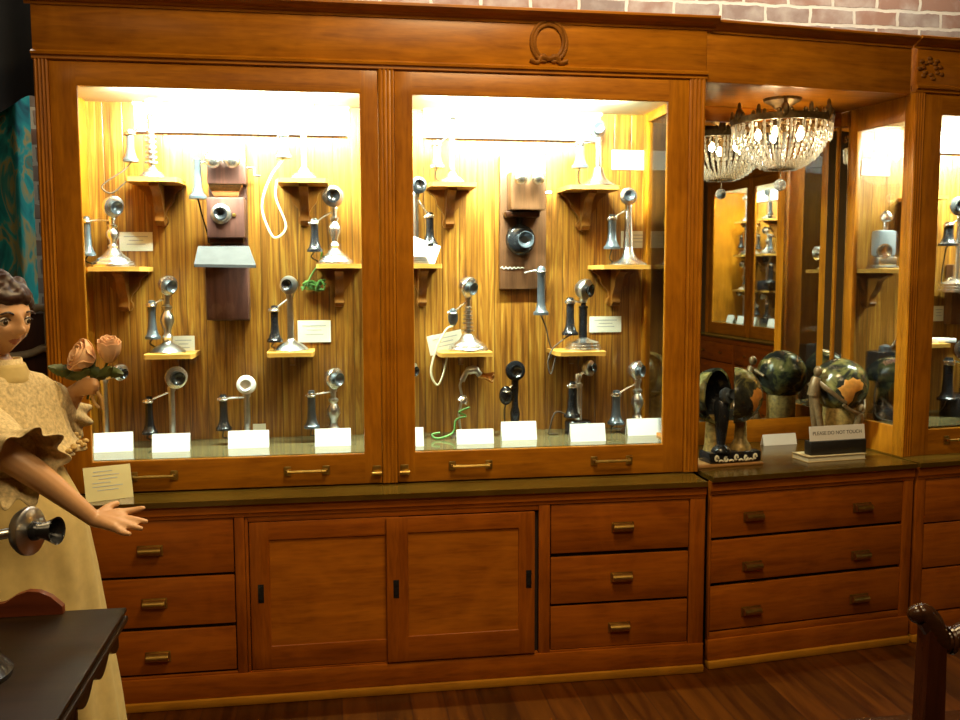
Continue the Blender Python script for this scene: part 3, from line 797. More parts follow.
telephone('crank necked telephone on a black block base with nickel column', 578, None, .30, (592, 368, 8), (1, -.9, .1), (572, 381, 417, 'bell', 8), ('block', 13), 'thick', (BK, NI, ND, BK), z=FL,
          cordloop=[(556, 412), (550, 428), (549, 437), (558, 436)])
telephone('silver candlestick telephone with vase shaped column, last in the front row of the right case', 637, None, .30, (640, 371, 9.5), (1.0, -1, -.1), (616, 390, 424), ('dome', 16), 'vase', (ND, ND, NI, GM), z=FL)
wall_card('bright white card near the top right corner of the right case', 612, 644, 150, 170, mat='card', lines=0)
wall_card('cream card behind the tall tapered telephone', 621, 651, 231, 248)
wall_card('cream card beside the black columned telephone on its tiered base', 589.5, 621, 316.5, 332)
wall_card('cream card tilted behind the ringed telephone', 428, 463, 333, 352, Y=.38, tilt=-.20)
wall_card('white envelope leaning on the bracket at the left edge of the right case', 406, 438, 240, 263, Y=.29, tilt=.35, mat='card', lines=0, name='white_envelope')
for u0, u1, v0, v1, l in ((404, 424, 427, 446.5, 'white tent card cut by the left edge of the right case'), (457, 494, 428.5, 444, 'white tent card before the swing arm telephone'), (502, 537, 421, 440, 'white tent card before the black turned telephone'),
                          (571, 606, 423, 441.5, 'white tent card before the crank necked telephone'), (628, 662, 418, 435.5, 'white tent card rightmost in the right case')):
    tent_card(l, u0, u1, v0, v1, FL)
# swing arm telephone
p = at(461, 440, .31)
t = thing('swing_arm_telephone', 'telephone on a jointed swing arm with a tan horn, beside a green cord', 'telephone', (p.x, .31, FL))
Q = lambda u, v: at(u, v, .30) - Vector((p.x, .31, FL))
MB().lathe([(0, 0), (.045, 0), (.045, .008), (.03, .016), (.010, .02), (.008, .03), (0, .03)], seg=24).build('base', ND, t)
MB().tube(curve_pts([(0, 0, .02), Q(459, 415), Q(462, 398), Q(460, 385), Q(464, 378)], 5), .0055, 8).build('stand', ND, t)
ar = MB().tube(curve_pts([Q(462, 381), Q(467, 372), Q(475, 370), Q(480, 375)], 5), [.012] * 6 + [.018] * 6 + [.014] * 4, 10).build('arm', ND, t)
MB().lathe([(0, -.02), (.014, -.018), (.013, .01), (.02, .028), (.026, .045), (.022, .045), (.012, .02), (0, .018)], aim((1, -.4, -.15), Q(483, 376)), 18).build('horn', 'copper', t)
MB().lathe([(0, 0), (.026, .003), (.022, .022), (.009, .034), (0, .036)], aim((.5, -.2, .9), Q(462, 402)), 18).build('bell_cup', NI, t)
m = MB().tube(curve_pts([at(470, 407, .27), at(459, 412, .28), at(466, 416, .28), at(456, 420, .28), at(454, 432, .27), at(448, 437, .25), at(437, 440, .24), at(432, 436, .25), at(440, 434, .25)], 6), .005, 6)
zmin = min(v.co.z for v in m.b.verts)
for v in m.b.verts: v.co.z += max(0, FL + .001 - zmin) if v.co.z < FL + .03 else 0
tag(m.build('green_cord', 'tinsel'), 'green cloth cord coiled on the case floor under the swing arm telephone', 'cord')

# -------- wall telephones
def bells(t, a, b, r, mat='nickel'):
    for q in (a, b):
        MB().lathe([(0, .030), (r * .3, .029), (r * .75, .020), (r, .004), (r, 0), (0, 0)], aim((0, -1, .25), q), 20).build('bell', mat, t)
def bx(u0, u1, v0, v1, Y, O):
    a, b = at(u0, v0, Y) - O, at(u1, v1, Y) - O; return a.x, b.x, b.z, a.z
# left: double box magneto telephone
o = at(227, 320, .30); O = Vector((o.x, .428, o.z))
t = thing('wall_telephone', 'tall double box wooden wall telephone with writing shelf in the left case', 'telephone', O)
x0, x1, z0, z1 = bx(206, 249, 138, 321, .36, O); MB().box(x0, x1, -.030, 0, z0, z1, .003).build('backboard', 'box_z', t)
x0, x1, z0, z1 = bx(205, 249, 266, 320, .30, O); MB().box(x0, x1, -.128, -.031, z0, z1, .005).build('battery_box', 'box_z', t)
x0, x1, z0, z1 = bx(206, 245, 197, 238, .29, O); MB().box(x0, x1, -.138, -.031, z0, z1, .006).build('transmitter_box', 'box_z', t)
zt_b = z0
x0, x1, z0, z1 = bx(208, 243, 234, 243, .31, O); MB().box(x0, x1, -.10, -.031, z0, z1 - .004, .004).build('box_foot', 'dark_z', t)
a, b, c, d = (at(198, 246, .30) - O, at(249, 246, .30) - O, at(194, 264, .22) - O, at(256, 265, .22) - O)
m = MB(); e = Vector((0, 0, -.012))
m.loft([[a, b, b + e, a + e], [c, d, d + e, c + e]]); m.build('writing_shelf', plain('worn_grey_shelf', (.055, .053, .053), .6, 0, .1, Specular_IOR_Level=.08), t, ang=20)
x0, x1, z0, z1 = bx(206, 246, 160, 184, .30, O); MB().box(x0, x1, -.120, -.031, z0, z1, .006).build('ringer_box', 'box_z', t)
x0, x1, z0, z1 = bx(208, 242, 184, 197, .29, O)
m = MB(); rings = []
for k in range(7):
    f = k / 6; rings.append([(x0 + .02 * f, -.032, z1 + (z0 - z1) * f), (x1 - .02 * f, -.032, z1 + (z0 - z1) * f), (x1 - .02 * f, -.13 + .03 * f * f, z1 + (z0 - z1) * f), (x0 + .02 * f, -.13 + .03 * f * f, z1 + (z0 - z1) * f)])
m.loft(rings).build('copper_band', 'copper', t)
bells(t, at(213, 160, .28) - O, at(232, 160, .28) - O, .035)
tp = at(221, 214, .285) - O
tr = MB().lathe([(.040, 0), (.041, .006), (.030, .010), (.028, .018), (0, .018)], aim((0, -1, 0), tp), 26).build('transmitter_ring', 'nickel', t)
MB().lathe([(0, .016), (.020, .017), (.026, .03), (.022, .03), (.010, .019), (0, .019)], aim((0, -1, 0), tp), 20).build('mouthpiece', 'black', tr)
MB().lathe([(0, 0), (.008, 0), (.007, .004), (0, .005)], aim((0, -1, 0), at(234, 215, .289) - O), 14).build('lock_plate', 'brass', t)
r0, r1 = at(198, 157, .30) - O, at(198, 199, .30) - O
MB().lathe([(0, 0), (.036, 0), (.036, .012), (.024, .024), (.017, .05), (.015, r0.z - r1.z - .02), (.018, r0.z - r1.z - .01), (0, r0.z - r1.z)], Matrix.Translation(r1), 20).build('receiver', 'gunmetal', t)
MB().tube([(r0.x, r0.y, r0.z - .02), (r0.x + .05, r0.y + .02, r0.z - .02), (r0.x + .10, -.06, r0.z - .02)], .005, 8).build('switch_hook', 'nickel', t)
MB().tube(curve_pts([r1, at(202, 215, .33) - O, at(207, 232, .36) - O, at(209, 243, .36) - O], 6), .0035, 6).build('cord', 'black', t)
cp = at(246, 168, .36) - O
m = MB().tube([cp, cp + Vector((.035, 0, 0)), cp + Vector((.035, -.02, -.035)), cp + Vector((.06, -.02, -.035))], .005, 8); m.build('crank', 'nickel', t)
# right: board telephone with separate bell box
o = at(523, 291, .40); O = Vector((o.x, .428, o.z))
t = thing('wall_telephone', 'brown wooden wall telephone with big black round mouthpiece in the right case', 'telephone', O)
x0, x1, z0, z1 = bx(500, 546, 155, 289, .40, O); MB().box(x0, x1, -.026, 0, z0, z1, .003).build('backboard', 'board_z', t)
x0, x1, z0, z1 = bx(511, 546, 176, 210, .30, O); MB().box(x0, x1, -.130, -.027, z0, z1 + .02, .006).build('ringer_box', 'board_z', t)
x0, x1, z0, z1 = bx(506, 540, 211, 217, .33, O); MB().box(x0, x1, -.10, -.027, z0, z1, .004).build('box_foot', 'dark_z', t)
bells(t, at(521, 178, .27) - O, at(538, 178, .27) - O, .030)
tp = at(519, 240, .40) - O
MB().tube([tp + Vector((0, 0, .10)), tp + Vector((0, -.02, .03))], .012, 8).build('bracket', 'black', t)
tr = MB().lathe([(0, 0), (.060, 0), (.066, .010), (.066, .030), (.058, .040), (.036, .046), (0, .046)], aim((.12, -1, 0), tp), 30).build('transmitter', 'black', t)
MB().lathe([(0, .044), (.022, .045), (.024, .055), (.034, .074), (.037, .074), (.034, .066), (.016, .050), (0, .050)], aim((.12, -1, 0), tp + Vector((.008, 0, 0))), 24).build('mouthpiece', 'gunmetal', tr)
m = MB(); q = at(512, 268, .4005) - O
pts = [(q.x - .05 + .0055 * k, -.029, q.z + .008 * math.sin(k * 1.9) * (1 - k / 30)) for k in range(20)]
m.tube(pts, .002, 5).build('maker_script', 'wallcard', t)
r0, r1 = at(541, 266, .34) - O, at(541, 315, .34) - O; L = r0.z - r1.z
MB().lathe([(0, 0), (.034, 0), (.034, .012), (.024, .022), (.018, .05), (.016, L - .04), (.022, L - .03), (.020, L - .012), (.010, L)], Matrix.Translation(r1), 20).build('receiver', 'gunmetal', t)
MB().tube(curve_pts([(r0.x - .06, -.03, r0.z - .03), (r0.x - .03, -.06, r0.z - .02), (r0.x, r0.y, r0.z - .022)], 4), .0045, 8).tube([(r0.x + .022 * math.cos(a * PI / 6), r0.y + .022 * math.sin(a * PI / 6), r0.z - .024) for a in range(12)], .004, 6, True).build('switch_hook', 'nickel', t)
MB().tube(curve_pts([r1, at(546, 328, .36) - O, at(550, 345, .37) - O, at(554, 352, .38) - O, at(549, 360, .40) - O], 6), .0035, 6).build('cord', 'corddark', t)
MB().tube([at(546, 193, .36) - O, at(551, 193, .36) - O], .007, 8).build('crank', 'nickel', t)

# -------- third case
M['steel_blue'] = plain('painted_steel', (.42, .48, .52), .3, .3, .05)
FR3 = .935
bracket('G1', 930, 950, 197, 'pine shelf high in the right-hand case, cut by its left stile', RF, group='carved wall brackets in the cases')
bracket('G2', 925, 952, 346, 'pine shelf with a white pad in the right-hand case', RF, stub=True)
bracket('G3', 880, 912, 271, 'carved bracket shelf seen through the glass side of the right-hand case', RF)
wall_card('bright white card seen through the glass side of the right-hand case', 862, 889, 159, 176, fr=RF, mat='card', lines=0)
wall_card('small cream card on the planks right of the niche, beside the brass horn', 934, 943, 306, 321, fr=RF)
t = thing('box_telephone', 'nickel box telephone with round cup on the bracket behind the niche glass side', 'telephone', R2W(1.155, .31, SHELF['G3']), TH)
MB().box(-.062, .062, -.04, .05, 0, .014, .003).box(-.052, .052, -.03, .045, .0141, .060, .006).build('base', NI, t)
MB().box(-.050, .050, -.025, .04, .0605, .185, .014).build('box', 'steel_blue', t)
MB().lathe([(.012, 0), (.012, .035), (.03, .045), (.032, .065), (.02, .085), (0, .09)], Matrix.Translation((0, 0, .186)), 20).build('bell_cap', NI, t)
MB().lathe([(0, -.02), (.022, -.018), (.034, 0), (.036, .014), (.030, .016), (.016, .006), (0, .006)], aim((-.35, -1, -.1), (-.045, -.05, .085)), 22).build('transmitter', NI, t)
telephone('thin nickel telephone standing behind the brass horn at the right edge', 957, None, .32, (960, 206, 8), (-.2, -1, 0), (948, 222, 246), ('tier', 16), 'plain', (NI, NI, NI, BK), fr=RF, z=atR(957, 292, .32).z)
telephone('black desk telephone with black receiver at the right edge of the picture', 962, None, .27, (966, 350, 9), (-.4, -1, 0), (947, 357, 400), ('block', 17), 'thick', (BK, NI, NI, BK), fr=RF, z=FR3)
pad = MB(); a = atR(931, 340, .30); b = atR(951, 340, .30)
zt = SHELF['G2']
o = MB().box(-.055, .055, -.04, .04, 0, .022, .002).build('paper_pad', 'card'); o.location = R2W((a.x + b.x) / 2, .30, zt); o.rotation_euler = (0, 0, TH)
tag(o, 'white paper pad lying on the low shelf of the right-hand case', 'paper pad')
# brass horn on a nickel wall transmitter
p = atR(960, 300, .42)
t = thing('wall_telephone', 'wall telephone with a brass horn cut by the right edge of the picture', 'telephone', R2W(p.x, .428, p.z - .12), TH)
MB().box(-.09, .09, -.05, 0, 0, .30, .004).build('backboard', 'board_z', t)
MB().lathe([(0, 0), (.02, .005), (.035, .06), (.085, .13), (.09, .13), (.04, .058), (0, .02)], aim((-.2, -1, .35), (.0, -.05, .19)), 24).build('horn', 'brass', t)
MB().lathe([(0, 0), (.03, 0), (.038, .03), (.034, .045), (0, .05)], aim((-.7, -1, .1), (-.095, -.05, .20)), 20).build('transmitter', NI, t)
# black box telephone standing on the case floor
p = atR(878, 425, .20)
t = thing('box_telephone', 'black box telephone with red script seen through the glass side of the right-hand case', 'telephone', R2W(atR(882, 425, .27).x, .27, FR3), TH)
MB().lathe([(0, 0), (.075, 0), (.075, .02), (.05, .05), (.03, .085), (.022, .13), (.035, .17), (.05, .185), (0, .185)], seg=26).build('pedestal', 'black', t)
MB().box(-.075, .075, -.05, .05, .186, .33, .012).build('box', 'black', t)
MB().lathe([(0, 0), (.03, 0), (.028, .02), (.01, .03), (0, .03)], Matrix.Translation((0, 0, .33)), 18).build('top_cap', 'gunmetal', t)
m = MB(); M['red_script'] = plain('faded_red_script', (.55, .25, .22), .6)
pts = [(-.05 + .0045 * k, -.0525, .275 + .014 * math.sin(k * 1.7) * (1 - .02 * k) + .0008 * k) for k in range(22)]
m.tube(pts, .003, 5).build('painted_script', 'red_script', t)
MB().tube(curve_pts([(-.06, -.03, .20), (-.09, -.05, .12), (-.085, -.06, .03), (-.03, -.10, .006), (.05, -.09, .006)], 6), .004, 6).build('cord', 'corddark', t)
MB().tube(curve_pts([(.02, -.02, .35), (.05, -.02, .39), (.07, -.03, .42)], 4), .006, 8).ball((.072, -.03, .425), .016, 10, 8).build('hook_arm', NI, t)

# -------- reflected case: telephones and cards copied into it
RWM = Matrix.Translation(RW) @ Matrix.Rotation(RWA, 4, 'Z')
srcs = [o for o in COL.objects if o.name.startswith('candlestick_telephone')]
k = 0
random.seed(11)
sb = [o for o in COL.objects if o.name.startswith('wall_bracket')][0]
for row, z in enumerate((FL, 1.28, 1.66, 2.02)):
    for j, x in enumerate((.10, .34, .58, .98, 1.23, 1.46)):
        if row and j in (1, 4) and row != 2: continue
        c = copy_tree(srcs[(k * 5 + 3) % len(srcs)]); k += 1
        c.location = RWM @ Vector((x, .31, z)); c.rotation_euler = (0, 0, RWA + random.uniform(-.2, .2))
        where = ('on the case floor', 'on the lowest bracket', 'on the middle bracket', 'on the top bracket')[row]
        side = ('far left', 'middle left', 'inner left', 'inner right', 'middle right', 'far right')[j]
        c['label'] = f'telephone reflected in the niche mirror, {side} {where} of the mirrored case'; c['group'] = 'telephones in the reflected case'
        if row:
            s_ = copy_tree(sb); s_.location = RWM @ Vector((x, .429, z - .018)); s_.rotation_euler = (0, 0, RWA)
            s_['label'] = f'bracket shelf reflected in the niche mirror, {side} {where.replace("on the ", "as ")} of the mirrored case'; s_['group'] = 'brackets in the reflected case'
sc_ = [o for o in COL.objects if o.name.startswith('tent_card')][0]
for j, x in enumerate((.10, .34, .58, .98, 1.23, 1.46)):
    c = copy_tree(sc_); c.location = RWM @ Vector((x, .14, FL)); c.rotation_euler = (0, 0, RWA)
    c['label'] = f'white tent card reflected in the niche mirror, {("far left", "middle left", "inner left", "inner right", "middle right", "far right")[j]} on the mirrored case floor'
# ------------------------------------------------------------------ the niche's contents
CZ = .81
def globe_mat(name):
    n = NT(name); v = n.coords((1, 1, 1))
    f = n.noise(v, 9, 6, .5, .6)
    c = n.ramp(f, [(.40, (.012, .013, .012)), (.50, (.030, .032, .022)), (.54, (.11, .105, .035)), (.62, (.20, .18, .06)), (.75, (.30, .26, .10))])
    n.color(c); n.set(Roughness=.18); return n.m
M['globe'] = globe_mat('lacquered_globe')
M['orange_land'] = plain('orange_continent', (.60, .26, .05), .3, 0, .25, 40)
M['antique_gold'] = plain('antique_gold_resin', (.30, .20, .06), .35, .3, .5, 60, .4)
M['figure'] = plain('bronze_figure', (.20, .13, .06), .4, .3, .3, 60)
M['cream_board'] = plain('cream_book_edge', (.55, .44, .24), .6)
M['tan_board'] = plain('tan_board', (.34, .17, .05), .5)
M['black_book'] = plain('black_book_cloth', (.018, .016, .014), .45)

def Rthing(name, label, cat, x, y, z, rz=0, group=None): return thing(name, label, cat, R2W(x, y, z), TH + rz, group)
# standing globe with two figures
g = atR(840, 385, .27)
GY = .27; gr = 23.0 * mpp(RF, 840, 385, GY)
t = Rthing('globe_sculpture', 'lacquered globe carried by two bronze figures on the right of the niche counter', 'sculpture', g.x, GY, CZ)
gz = g.z - CZ
MB().lathe([(0, 0), (.094, 0), (.096, .013), (.080, .03), (.074, .06), (.072, .10), (.076, gz - gr * .80), (.070, gz - gr * .72), (.03, gz - gr * .75), (0, gz - gr * .75)], seg=24).build('pedestal', 'antique_gold', t)
gl = MB().ball((0, 0, gz), gr, 36, 24).build('globe', 'globe', t)
# a continent laid on the ball, facing the room
def land(m, c, r, dirn, shape):
    d = Vector(dirn).normalized(); a = d.cross(Vector((0, 0, 1))).normalized(); b = a.cross(d)
    rings = []
    for k in range(6):
        f = k / 5; rings.append([Vector(c) + (d + a * x * f + b * y * f).normalized() * r * (1.012 if k < 5 else 1.0) for x, y in shape])
    for r0, r1 in zip(rings[1:], rings[2:]):
        A = [m.b.verts.new(p) for p in r0]; B = [m.b.verts.new(p) for p in r1]
        for i in range(len(A)): j = (i + 1) % len(A); m.b.faces.new((A[i], A[j], B[j], B[i]))
    m.b.faces.new([m.b.verts.new(p) for p in rings[1]])
    return m
africa = [(-.35, .42), (-.05, .50), (.25, .40), (.36, .15), (.50, .10), (.30, -.15), (.20, -.45), (.02, -.62), (-.08, -.35), (-.12, -.05), (-.42, .05), (-.50, .25)]
land(MB(), (0, 0, gz), gr, (-.22, -1, -.12), [(x * 1.15, y * 1.15) for x, y in africa]).build('continent', 'orange_land', gl)
def figure(pose, parent, s=1):
    m = MB()
    for pts, rads in pose: m.tube(curve_pts(pts, 4), [rads[0] + (rads[1] - rads[0]) * i / (4 * (len(pts) - 1)) for i in range(4 * (len(pts) - 1) + 1)], 10)
    return m
X = -gr * 1.22
m = figure([([(X + .050, -.045, .014), (X + .016, -.050, (gz - gr * .3) * .5), (X - .006, -.032, gz - gr * .25)], (.011, .020)),      # legs
            ([(X + .046, -.005, .014), (X + .012, -.012, (gz - gr * .3) * .5), (X - .010, -.026, gz - gr * .25)], (.011, .020)),
            ([(X - .010, -.03, gz - gr * .30), (X - .006, -.034, gz + gr * .12), (X + .002, -.032, gz + gr * .34)], (.030, .022)),      # trunk
            ([(X, -.035, gz + gr * .22), (X + .04, -.075, gz - gr * .10), (X + .115, -.100, gz - gr * .55)], (.014, .009)),              # arm along the ball
            ([(X, -.03, gz + gr * .25), (X + .012, .02, gz + gr * .1), (X + .02, .05, gz)], (.010, .007))], t)
m.ball((X + .006, -.036, gz + gr * .58), .023, 12, 10, (.85, .9, 1.1)); m.build('standing_figure', 'figure', t)
m = figure([([(.045, -.075, gz - gr * 1.45), (.042, -.095, gz - gr * 1.15), (.035, -.100, gz - gr * .95)], (.020, .017)),
            ([(.035, -.100, gz - gr * .98), (.070, -.085, gz - gr * .80), (.095, -.050, gz - gr * .45)], (.011, .008)),
            ([(.035, -.100, gz - gr * .98), (-.01, -.100, gz - gr * .85), (-.05, -.095, gz - gr * .62)], (.011, .008))], t)
m.ball((.037, -.108, gz - gr * .76), .017, 12, 10, (.85, .9, 1.1)); m.build('crouching_figure', 'figure', t)

# split globe with black telephone figure
p = W2R(atz(735, 466, CZ)); 
bd = MB().box(-.155, .165, -.055, .10, 0, .012, .004).build('display_board', 'tan_board'); bd.location = R2W(W2R(atz(738, 470, CZ)).x, p.y + .045, CZ); bd.rotation_euler = (0, 0, TH)
tag(bd, 'thin tan board under the split globe on the niche counter', 'board')
SZ = CZ + .0125
sx, sy = p.x - .006, p.y + .055
t = Rthing('split_globe_sculpture', 'globe split in two halves around a black telephone figure on a black base', 'sculpture', sx, sy, SZ)
L = lambda u, v, Y: atR(u, v, Y) - Vector((sx, sy, SZ))
x0 = L(709, 460, sy - .05).x + .006; x1 = L(760, 460, sy - .05).x + .006; zb = L(735, 452, sy - .05).z
bs = MB().box(x0, x1, -.05, .05, 0, zb, .006).build('base_block', 'black', t)
m = MB(); zz = zb * .42; ww = x1 - x0                   # painted cream marks along the base
marks = [[(a + .035 * math.cos(t) * (1 - t / 9), .5 + f * .42 * math.sin(t) * (1 - t / 9)) for t in (0, .8, 1.6, 2.4, 3.2, 4.0, 4.8, 5.6)] for a, f in ((.12, 1), (.30, -1), (.50, 1), (.69, -1), (.87, 1))]
marks += [[(a, .18), (a + .05, .30), (a + .09, .16)] for a in (.16, .36, .55, .74)]
for mk in marks: m.tube(curve_pts([(x0 + ww * a, -.0515, zb * (.08 + .75 * b)) for a, b in mk], 4), .0045, 6)
m.build('painted_marks', 'wallcard', bs)
c = L(741, 395, sy); R_ = 25 * mpp(RF, 735, 395, sy); hz = c.z
cxL, cxR = L(718, 395, sy).x, L(734, 395, sy).x
def half(cx, nrm, cont):
    """half ball on the side -nrm of the plane through (cx,0,hz) with normal nrm"""
    n = Vector(nrm).normalized(); m = MB(); A = aim(-n, (cx, 0, hz))
    prof = [(R_ * math.cos(a), R_ * math.sin(a)) for a in [k / 12 * PI / 2 for k in range(12)]] + [(0, R_)]
    inner = [(r * .90, z * .90) for r, z in prof]
    m.lathe(inner[::-1] + prof, A, 32)
    return m
lh = half(cxL, (.52, -.85, .05), 0).build('left_half_globe', 'globe', t)
ins = MB(); n = Vector((.52, -.85, .05)).normalized(); A = aim(-n, (cxL, 0, hz))
ins.lathe([(R_ * .895 * math.cos(k / 12 * PI / 2), R_ * .895 * math.sin(k / 12 * PI / 2)) for k in range(12)] + [(0, R_ * .895)], A, 32)
for f in [f for f in ins.b.faces if len(f.verts) > 8]: ins.b.faces.remove(f)
ins.build('dark_lining', 'black', lh)
rh = half(cxR, (-.86, .50, 0), 1).build('right_half_globe', 'globe', t)
d = MB(); land(d, (cxR, 0, hz), R_, (.42, -1, -.05), [(x * .8, y * .9) for x, y in africa]).build('continent', 'orange_land', rh)
MB().lathe([(0, zb), (.048, zb), (.045, zb + .015), (.028, zb + .04), (.024, hz - R_ * .9), (.035, hz - R_ * .72), (0, hz - R_ * .72)], Matrix.Translation((cxR + R_ * .36, .012, 0)), 20).build('right_pedestal', 'antique_gold', t)
MB().lathe([(0, zb), (.040, zb), (.034, zb + .03), (.030, hz - R_ * .9), (.035, hz - R_ * .72), (0, hz - R_ * .72)], Matrix.Translation((cxL - .012, .018, 0)), 20).build('left_pedestal', 'antique_gold', t)
px = L(722, 440, sy - .03).x
MB().lathe([(0, zb), (.044, zb), (.044, zb + .006), (.036, zb + .018), (.018, zb + .032), (.020, zb + .05), (.030, hz - R_ * .95), (.034, hz - R_ * .2), (.02, hz - R_ * .05), (0, hz)], Matrix.Translation((px, -.022, 0)), 22).build('telephone_figure', 'black', t)
MB().lathe([(0, -.02), (.03, -.018), (.036, 0), (.034, .008), (.016, .012), (.02, .03), (.024, .03), (0, .012)], aim((.45, -1, .35), (px + .010, -.045, hz + .006)), 24).build('telephone_mouthpiece', 'gunmetal', t)

# sign, book and card
p0, p1 = W2R(atz(802, 461, CZ)), W2R(atz(873, 461, CZ))
bw = p1.x - p0.x; by = (p0.y + p1.y) / 2
bk = thing('closed_book', 'cream book lying flat under the sign on the niche counter', 'book', R2W((p0.x + p1.x) / 2, by, CZ), TH)
MB().box(-bw / 2, bw / 2, 0, .12, 0, .003, .001).box(-bw / 2, bw / 2, 0, .12, .023, .026, .001).box(-bw / 2, bw / 2, .117, .12, .003, .023).build('cover', 'cream_board', bk)
MB().box(-bw / 2 + .004, bw / 2 - .004, .004, .116, .0031, .0229).build('pages', 'wallcard', bk, smooth=False)
bt = CZ + .0262
q0, q1 = atR(811, 455, by + .02), atR(866, 455, by + .02); sw = q1.x - q0.x
sg = thing('notice_sign', 'white notice card reading PLEASE DO NOT TOUCH standing on a black block', 'sign', R2W((q0.x + q1.x) / 2, by + .02, bt), TH)
hb_ = atR(838, 440.5, by + .02).z - bt; hc = atR(838, 426, by + .02).z - bt
MB().box(-sw / 2, sw / 2, 0, .05, 0, hb_, .003).build('black_block', 'black_book', sg)
cdm = Matrix.Translation((0, .012, hb_ + .0005)) @ Matrix.Rotation(-.12, 4, 'X')
cs = MB().box(-sw / 2, sw / 2, -.001, .001, 0, hc - hb_, 0, cdm).build('sign_card', 'card', sg, smooth=False)
fc = bpy.data.curves.new('lettering', 'FONT'); fc.body = 'PLEASE DO NOT TOUCH'; fc.align_x = 'CENTER'; fc.align_y = 'CENTER'; fc.size = .0235; fc.extrude = .0003
fo = bpy.data.objects.new('lettering', fc); COL.objects.link(fo)
bpy.context.view_layer.update()
me = bpy.data.meshes.new_from_object(fo.evaluated_get(bpy.context.evaluated_depsgraph_get())); bpy.data.objects.remove(fo)
wmax = max(v.co.x for v in me.vertices) - min(v.co.x for v in me.vertices)
me.transform(cdm @ Matrix.Translation((0, -.0014, (hc - hb_) * .5)) @ Matrix.Rotation(PI / 2, 4, 'X') @ Matrix.Scale(sw * .88 / wmax, 4))
me.materials.clear(); me.materials.append(M['black_ink'])
lo = bpy.data.objects.new('lettering', me); COL.objects.link(lo); lo.parent = cs
tent_card('small white tent card in the middle of the niche counter', 764, 797, 433, 445, CZ, RF, group='white tent cards on the case floors')

# chandelier ---------------------------------------------------------
cb = atR(780, 185, .25); cx_, cy_ = cb.x, .25
zc = 2.41
ch = thing('crystal_chandelier', 'small crystal basket chandelier hanging in the mirrored niche', 'chandelier', R2W(cx_, cy_, zc), TH)
Z = lambda v: atR(780, v, .25).z - zc
M['cast'] = plain('dark_cast_brass', (.14, .085, .03), .4, .8, .4, 50)
MB().lathe([(0, 0), (.085, 0), (.080, -.012), (.06, -.022), (.045, -.03), (.03, -.045), (.012, -.055), (0, -.056)], seg=24).build('canopy', 'cast', ch)
zr = Z(122); RR = .215
MB().tube([(0, 0, -.05), (0, 0, zr + .01)], .005, 8).build('hanging_rod', 'cast', ch)
m = MB(); n = 48
rings = []
for i in range(n):
    a = 2 * PI * i / n; c_, s_ = math.cos(a), math.sin(a)
    rings.append([((RR - .004) * c_, (RR - .004) * s_, zr - .016), ((RR + .006) * c_, (RR + .006) * s_, zr - .016), ((RR + .008) * c_, (RR + .008) * s_, zr + .012), ((RR - .002) * c_, (RR - .002) * s_, zr + .012)])
V = [[m.b.verts.new(Vector(p)) for p in r] for r in rings]
for i in range(n):
    for k in range(4): m.b.faces.new((V[i][k], V[(i + 1) % n][k], V[(i + 1) % n][(k + 1) % 4], V[i][(k + 1) % 4]))
for i in range(12):
    a = 2 * PI * i / 12; q = Vector((RR * math.cos(a), RR * math.sin(a), zr + .02))
    big = i % 2 == 0
    m.ball(q, .026 if big else .016, 8, 6, (.7, .7, 1.3)); m.ball(q + Vector((0, 0, .036 if big else .014)), .013, 8, 6, (.7, .7, 1.6))
    for s in (-1, 1):
        b = a + s * .12; m.ball((RR * math.cos(b), RR * math.sin(b), zr + .018), .012, 8, 6, (.8, .8, 1.2))
for i in range(4):
    a = PI / 4 + i * PI / 2; m.tube([(0, 0, zr + .006), (RR * math.cos(a), RR * math.sin(a), zr)], .004, 6)
m.build('crown_rim', 'cast', ch)
zl = Z(168); rl = .062
m = MB().tube([(rl * math.cos(k * PI / 12), rl * math.sin(k * PI / 12), zl) for k in range(24)], .006, 8, True)
m.tube([(-rl, 0, zl), (rl, 0, zl)], .003, 6).tube([(0, -rl, zl), (0, rl, zl)], .003, 6)
m.tube([(0, 0, zr), (0, 0, Z(178))], .003, 6)
m.build('lower_ring', 'cast', ch)
st_mesh = None
def strand(r0, z0, r1, z1, n, sag):
    m = MB()
    for k in range(n):
        f = (k + .5) / n; r = r0 + (r1 - r0) * f; z = z0 + (z1 - z0) * f - sag * math.sin(f * PI)
        r += sag * .6 * math.sin(f * PI)
        h = .5 * abs(z1 - z0 - 0) / n + .004
        g_ = bmesh.ops.create_icosphere(m.b, subdivisions=1, radius=1)
        for v in g_['verts']: v.co = Vector((r + v.co.x * .0062, v.co.y * .0062, z + v.co.z * min(.016, h + .003)))
    return m.mesh('crystal_strand', 'crystal', smooth=False)
sm1 = strand(RR, zr - .018, rl, zl, 11, .035); sm2 = strand(RR, zr - .014, RR - .004, zr - .085, 4, 0)
for i in range(40):
    o = bpy.data.objects.new('crystal_strand', sm1); COL.objects.link(o); o.parent = ch; o.rotation_euler = (0, 0, 2 * PI * i / 40)
for i in range(24):
    o = bpy.data.objects.new('crystal_drop', sm2); COL.objects.link(o); o.parent = ch; o.rotation_euler = (0, 0, 2 * PI * (i + .5) / 24)
MB().ball((0, 0, Z(185)), .027, 24, 16).build('crystal_ball', 'clear_crystal', ch)
for i in range(5):
    a = 2 * PI * i / 5 + 2.6; q = (.10 * math.cos(a), .10 * math.sin(a))
    sk = MB().lathe([(0, 0), (.010, 0), (.010, .03), (0, .03)], Matrix.Translation((*q, zr - .030)), 12).tube([(q[0], q[1], zr - .005), (0, 0, zr - .002)], .003, 6).build('lamp_socket', 'cast', ch)
    MB().lathe([(0, 0), (.008, -.004), (.015, -.022), (.013, -.036), (.006, -.046), (0, -.05)], Matrix.Translation((*q, zr - .0305)), 14).build('bulb', 'bulb', sk)
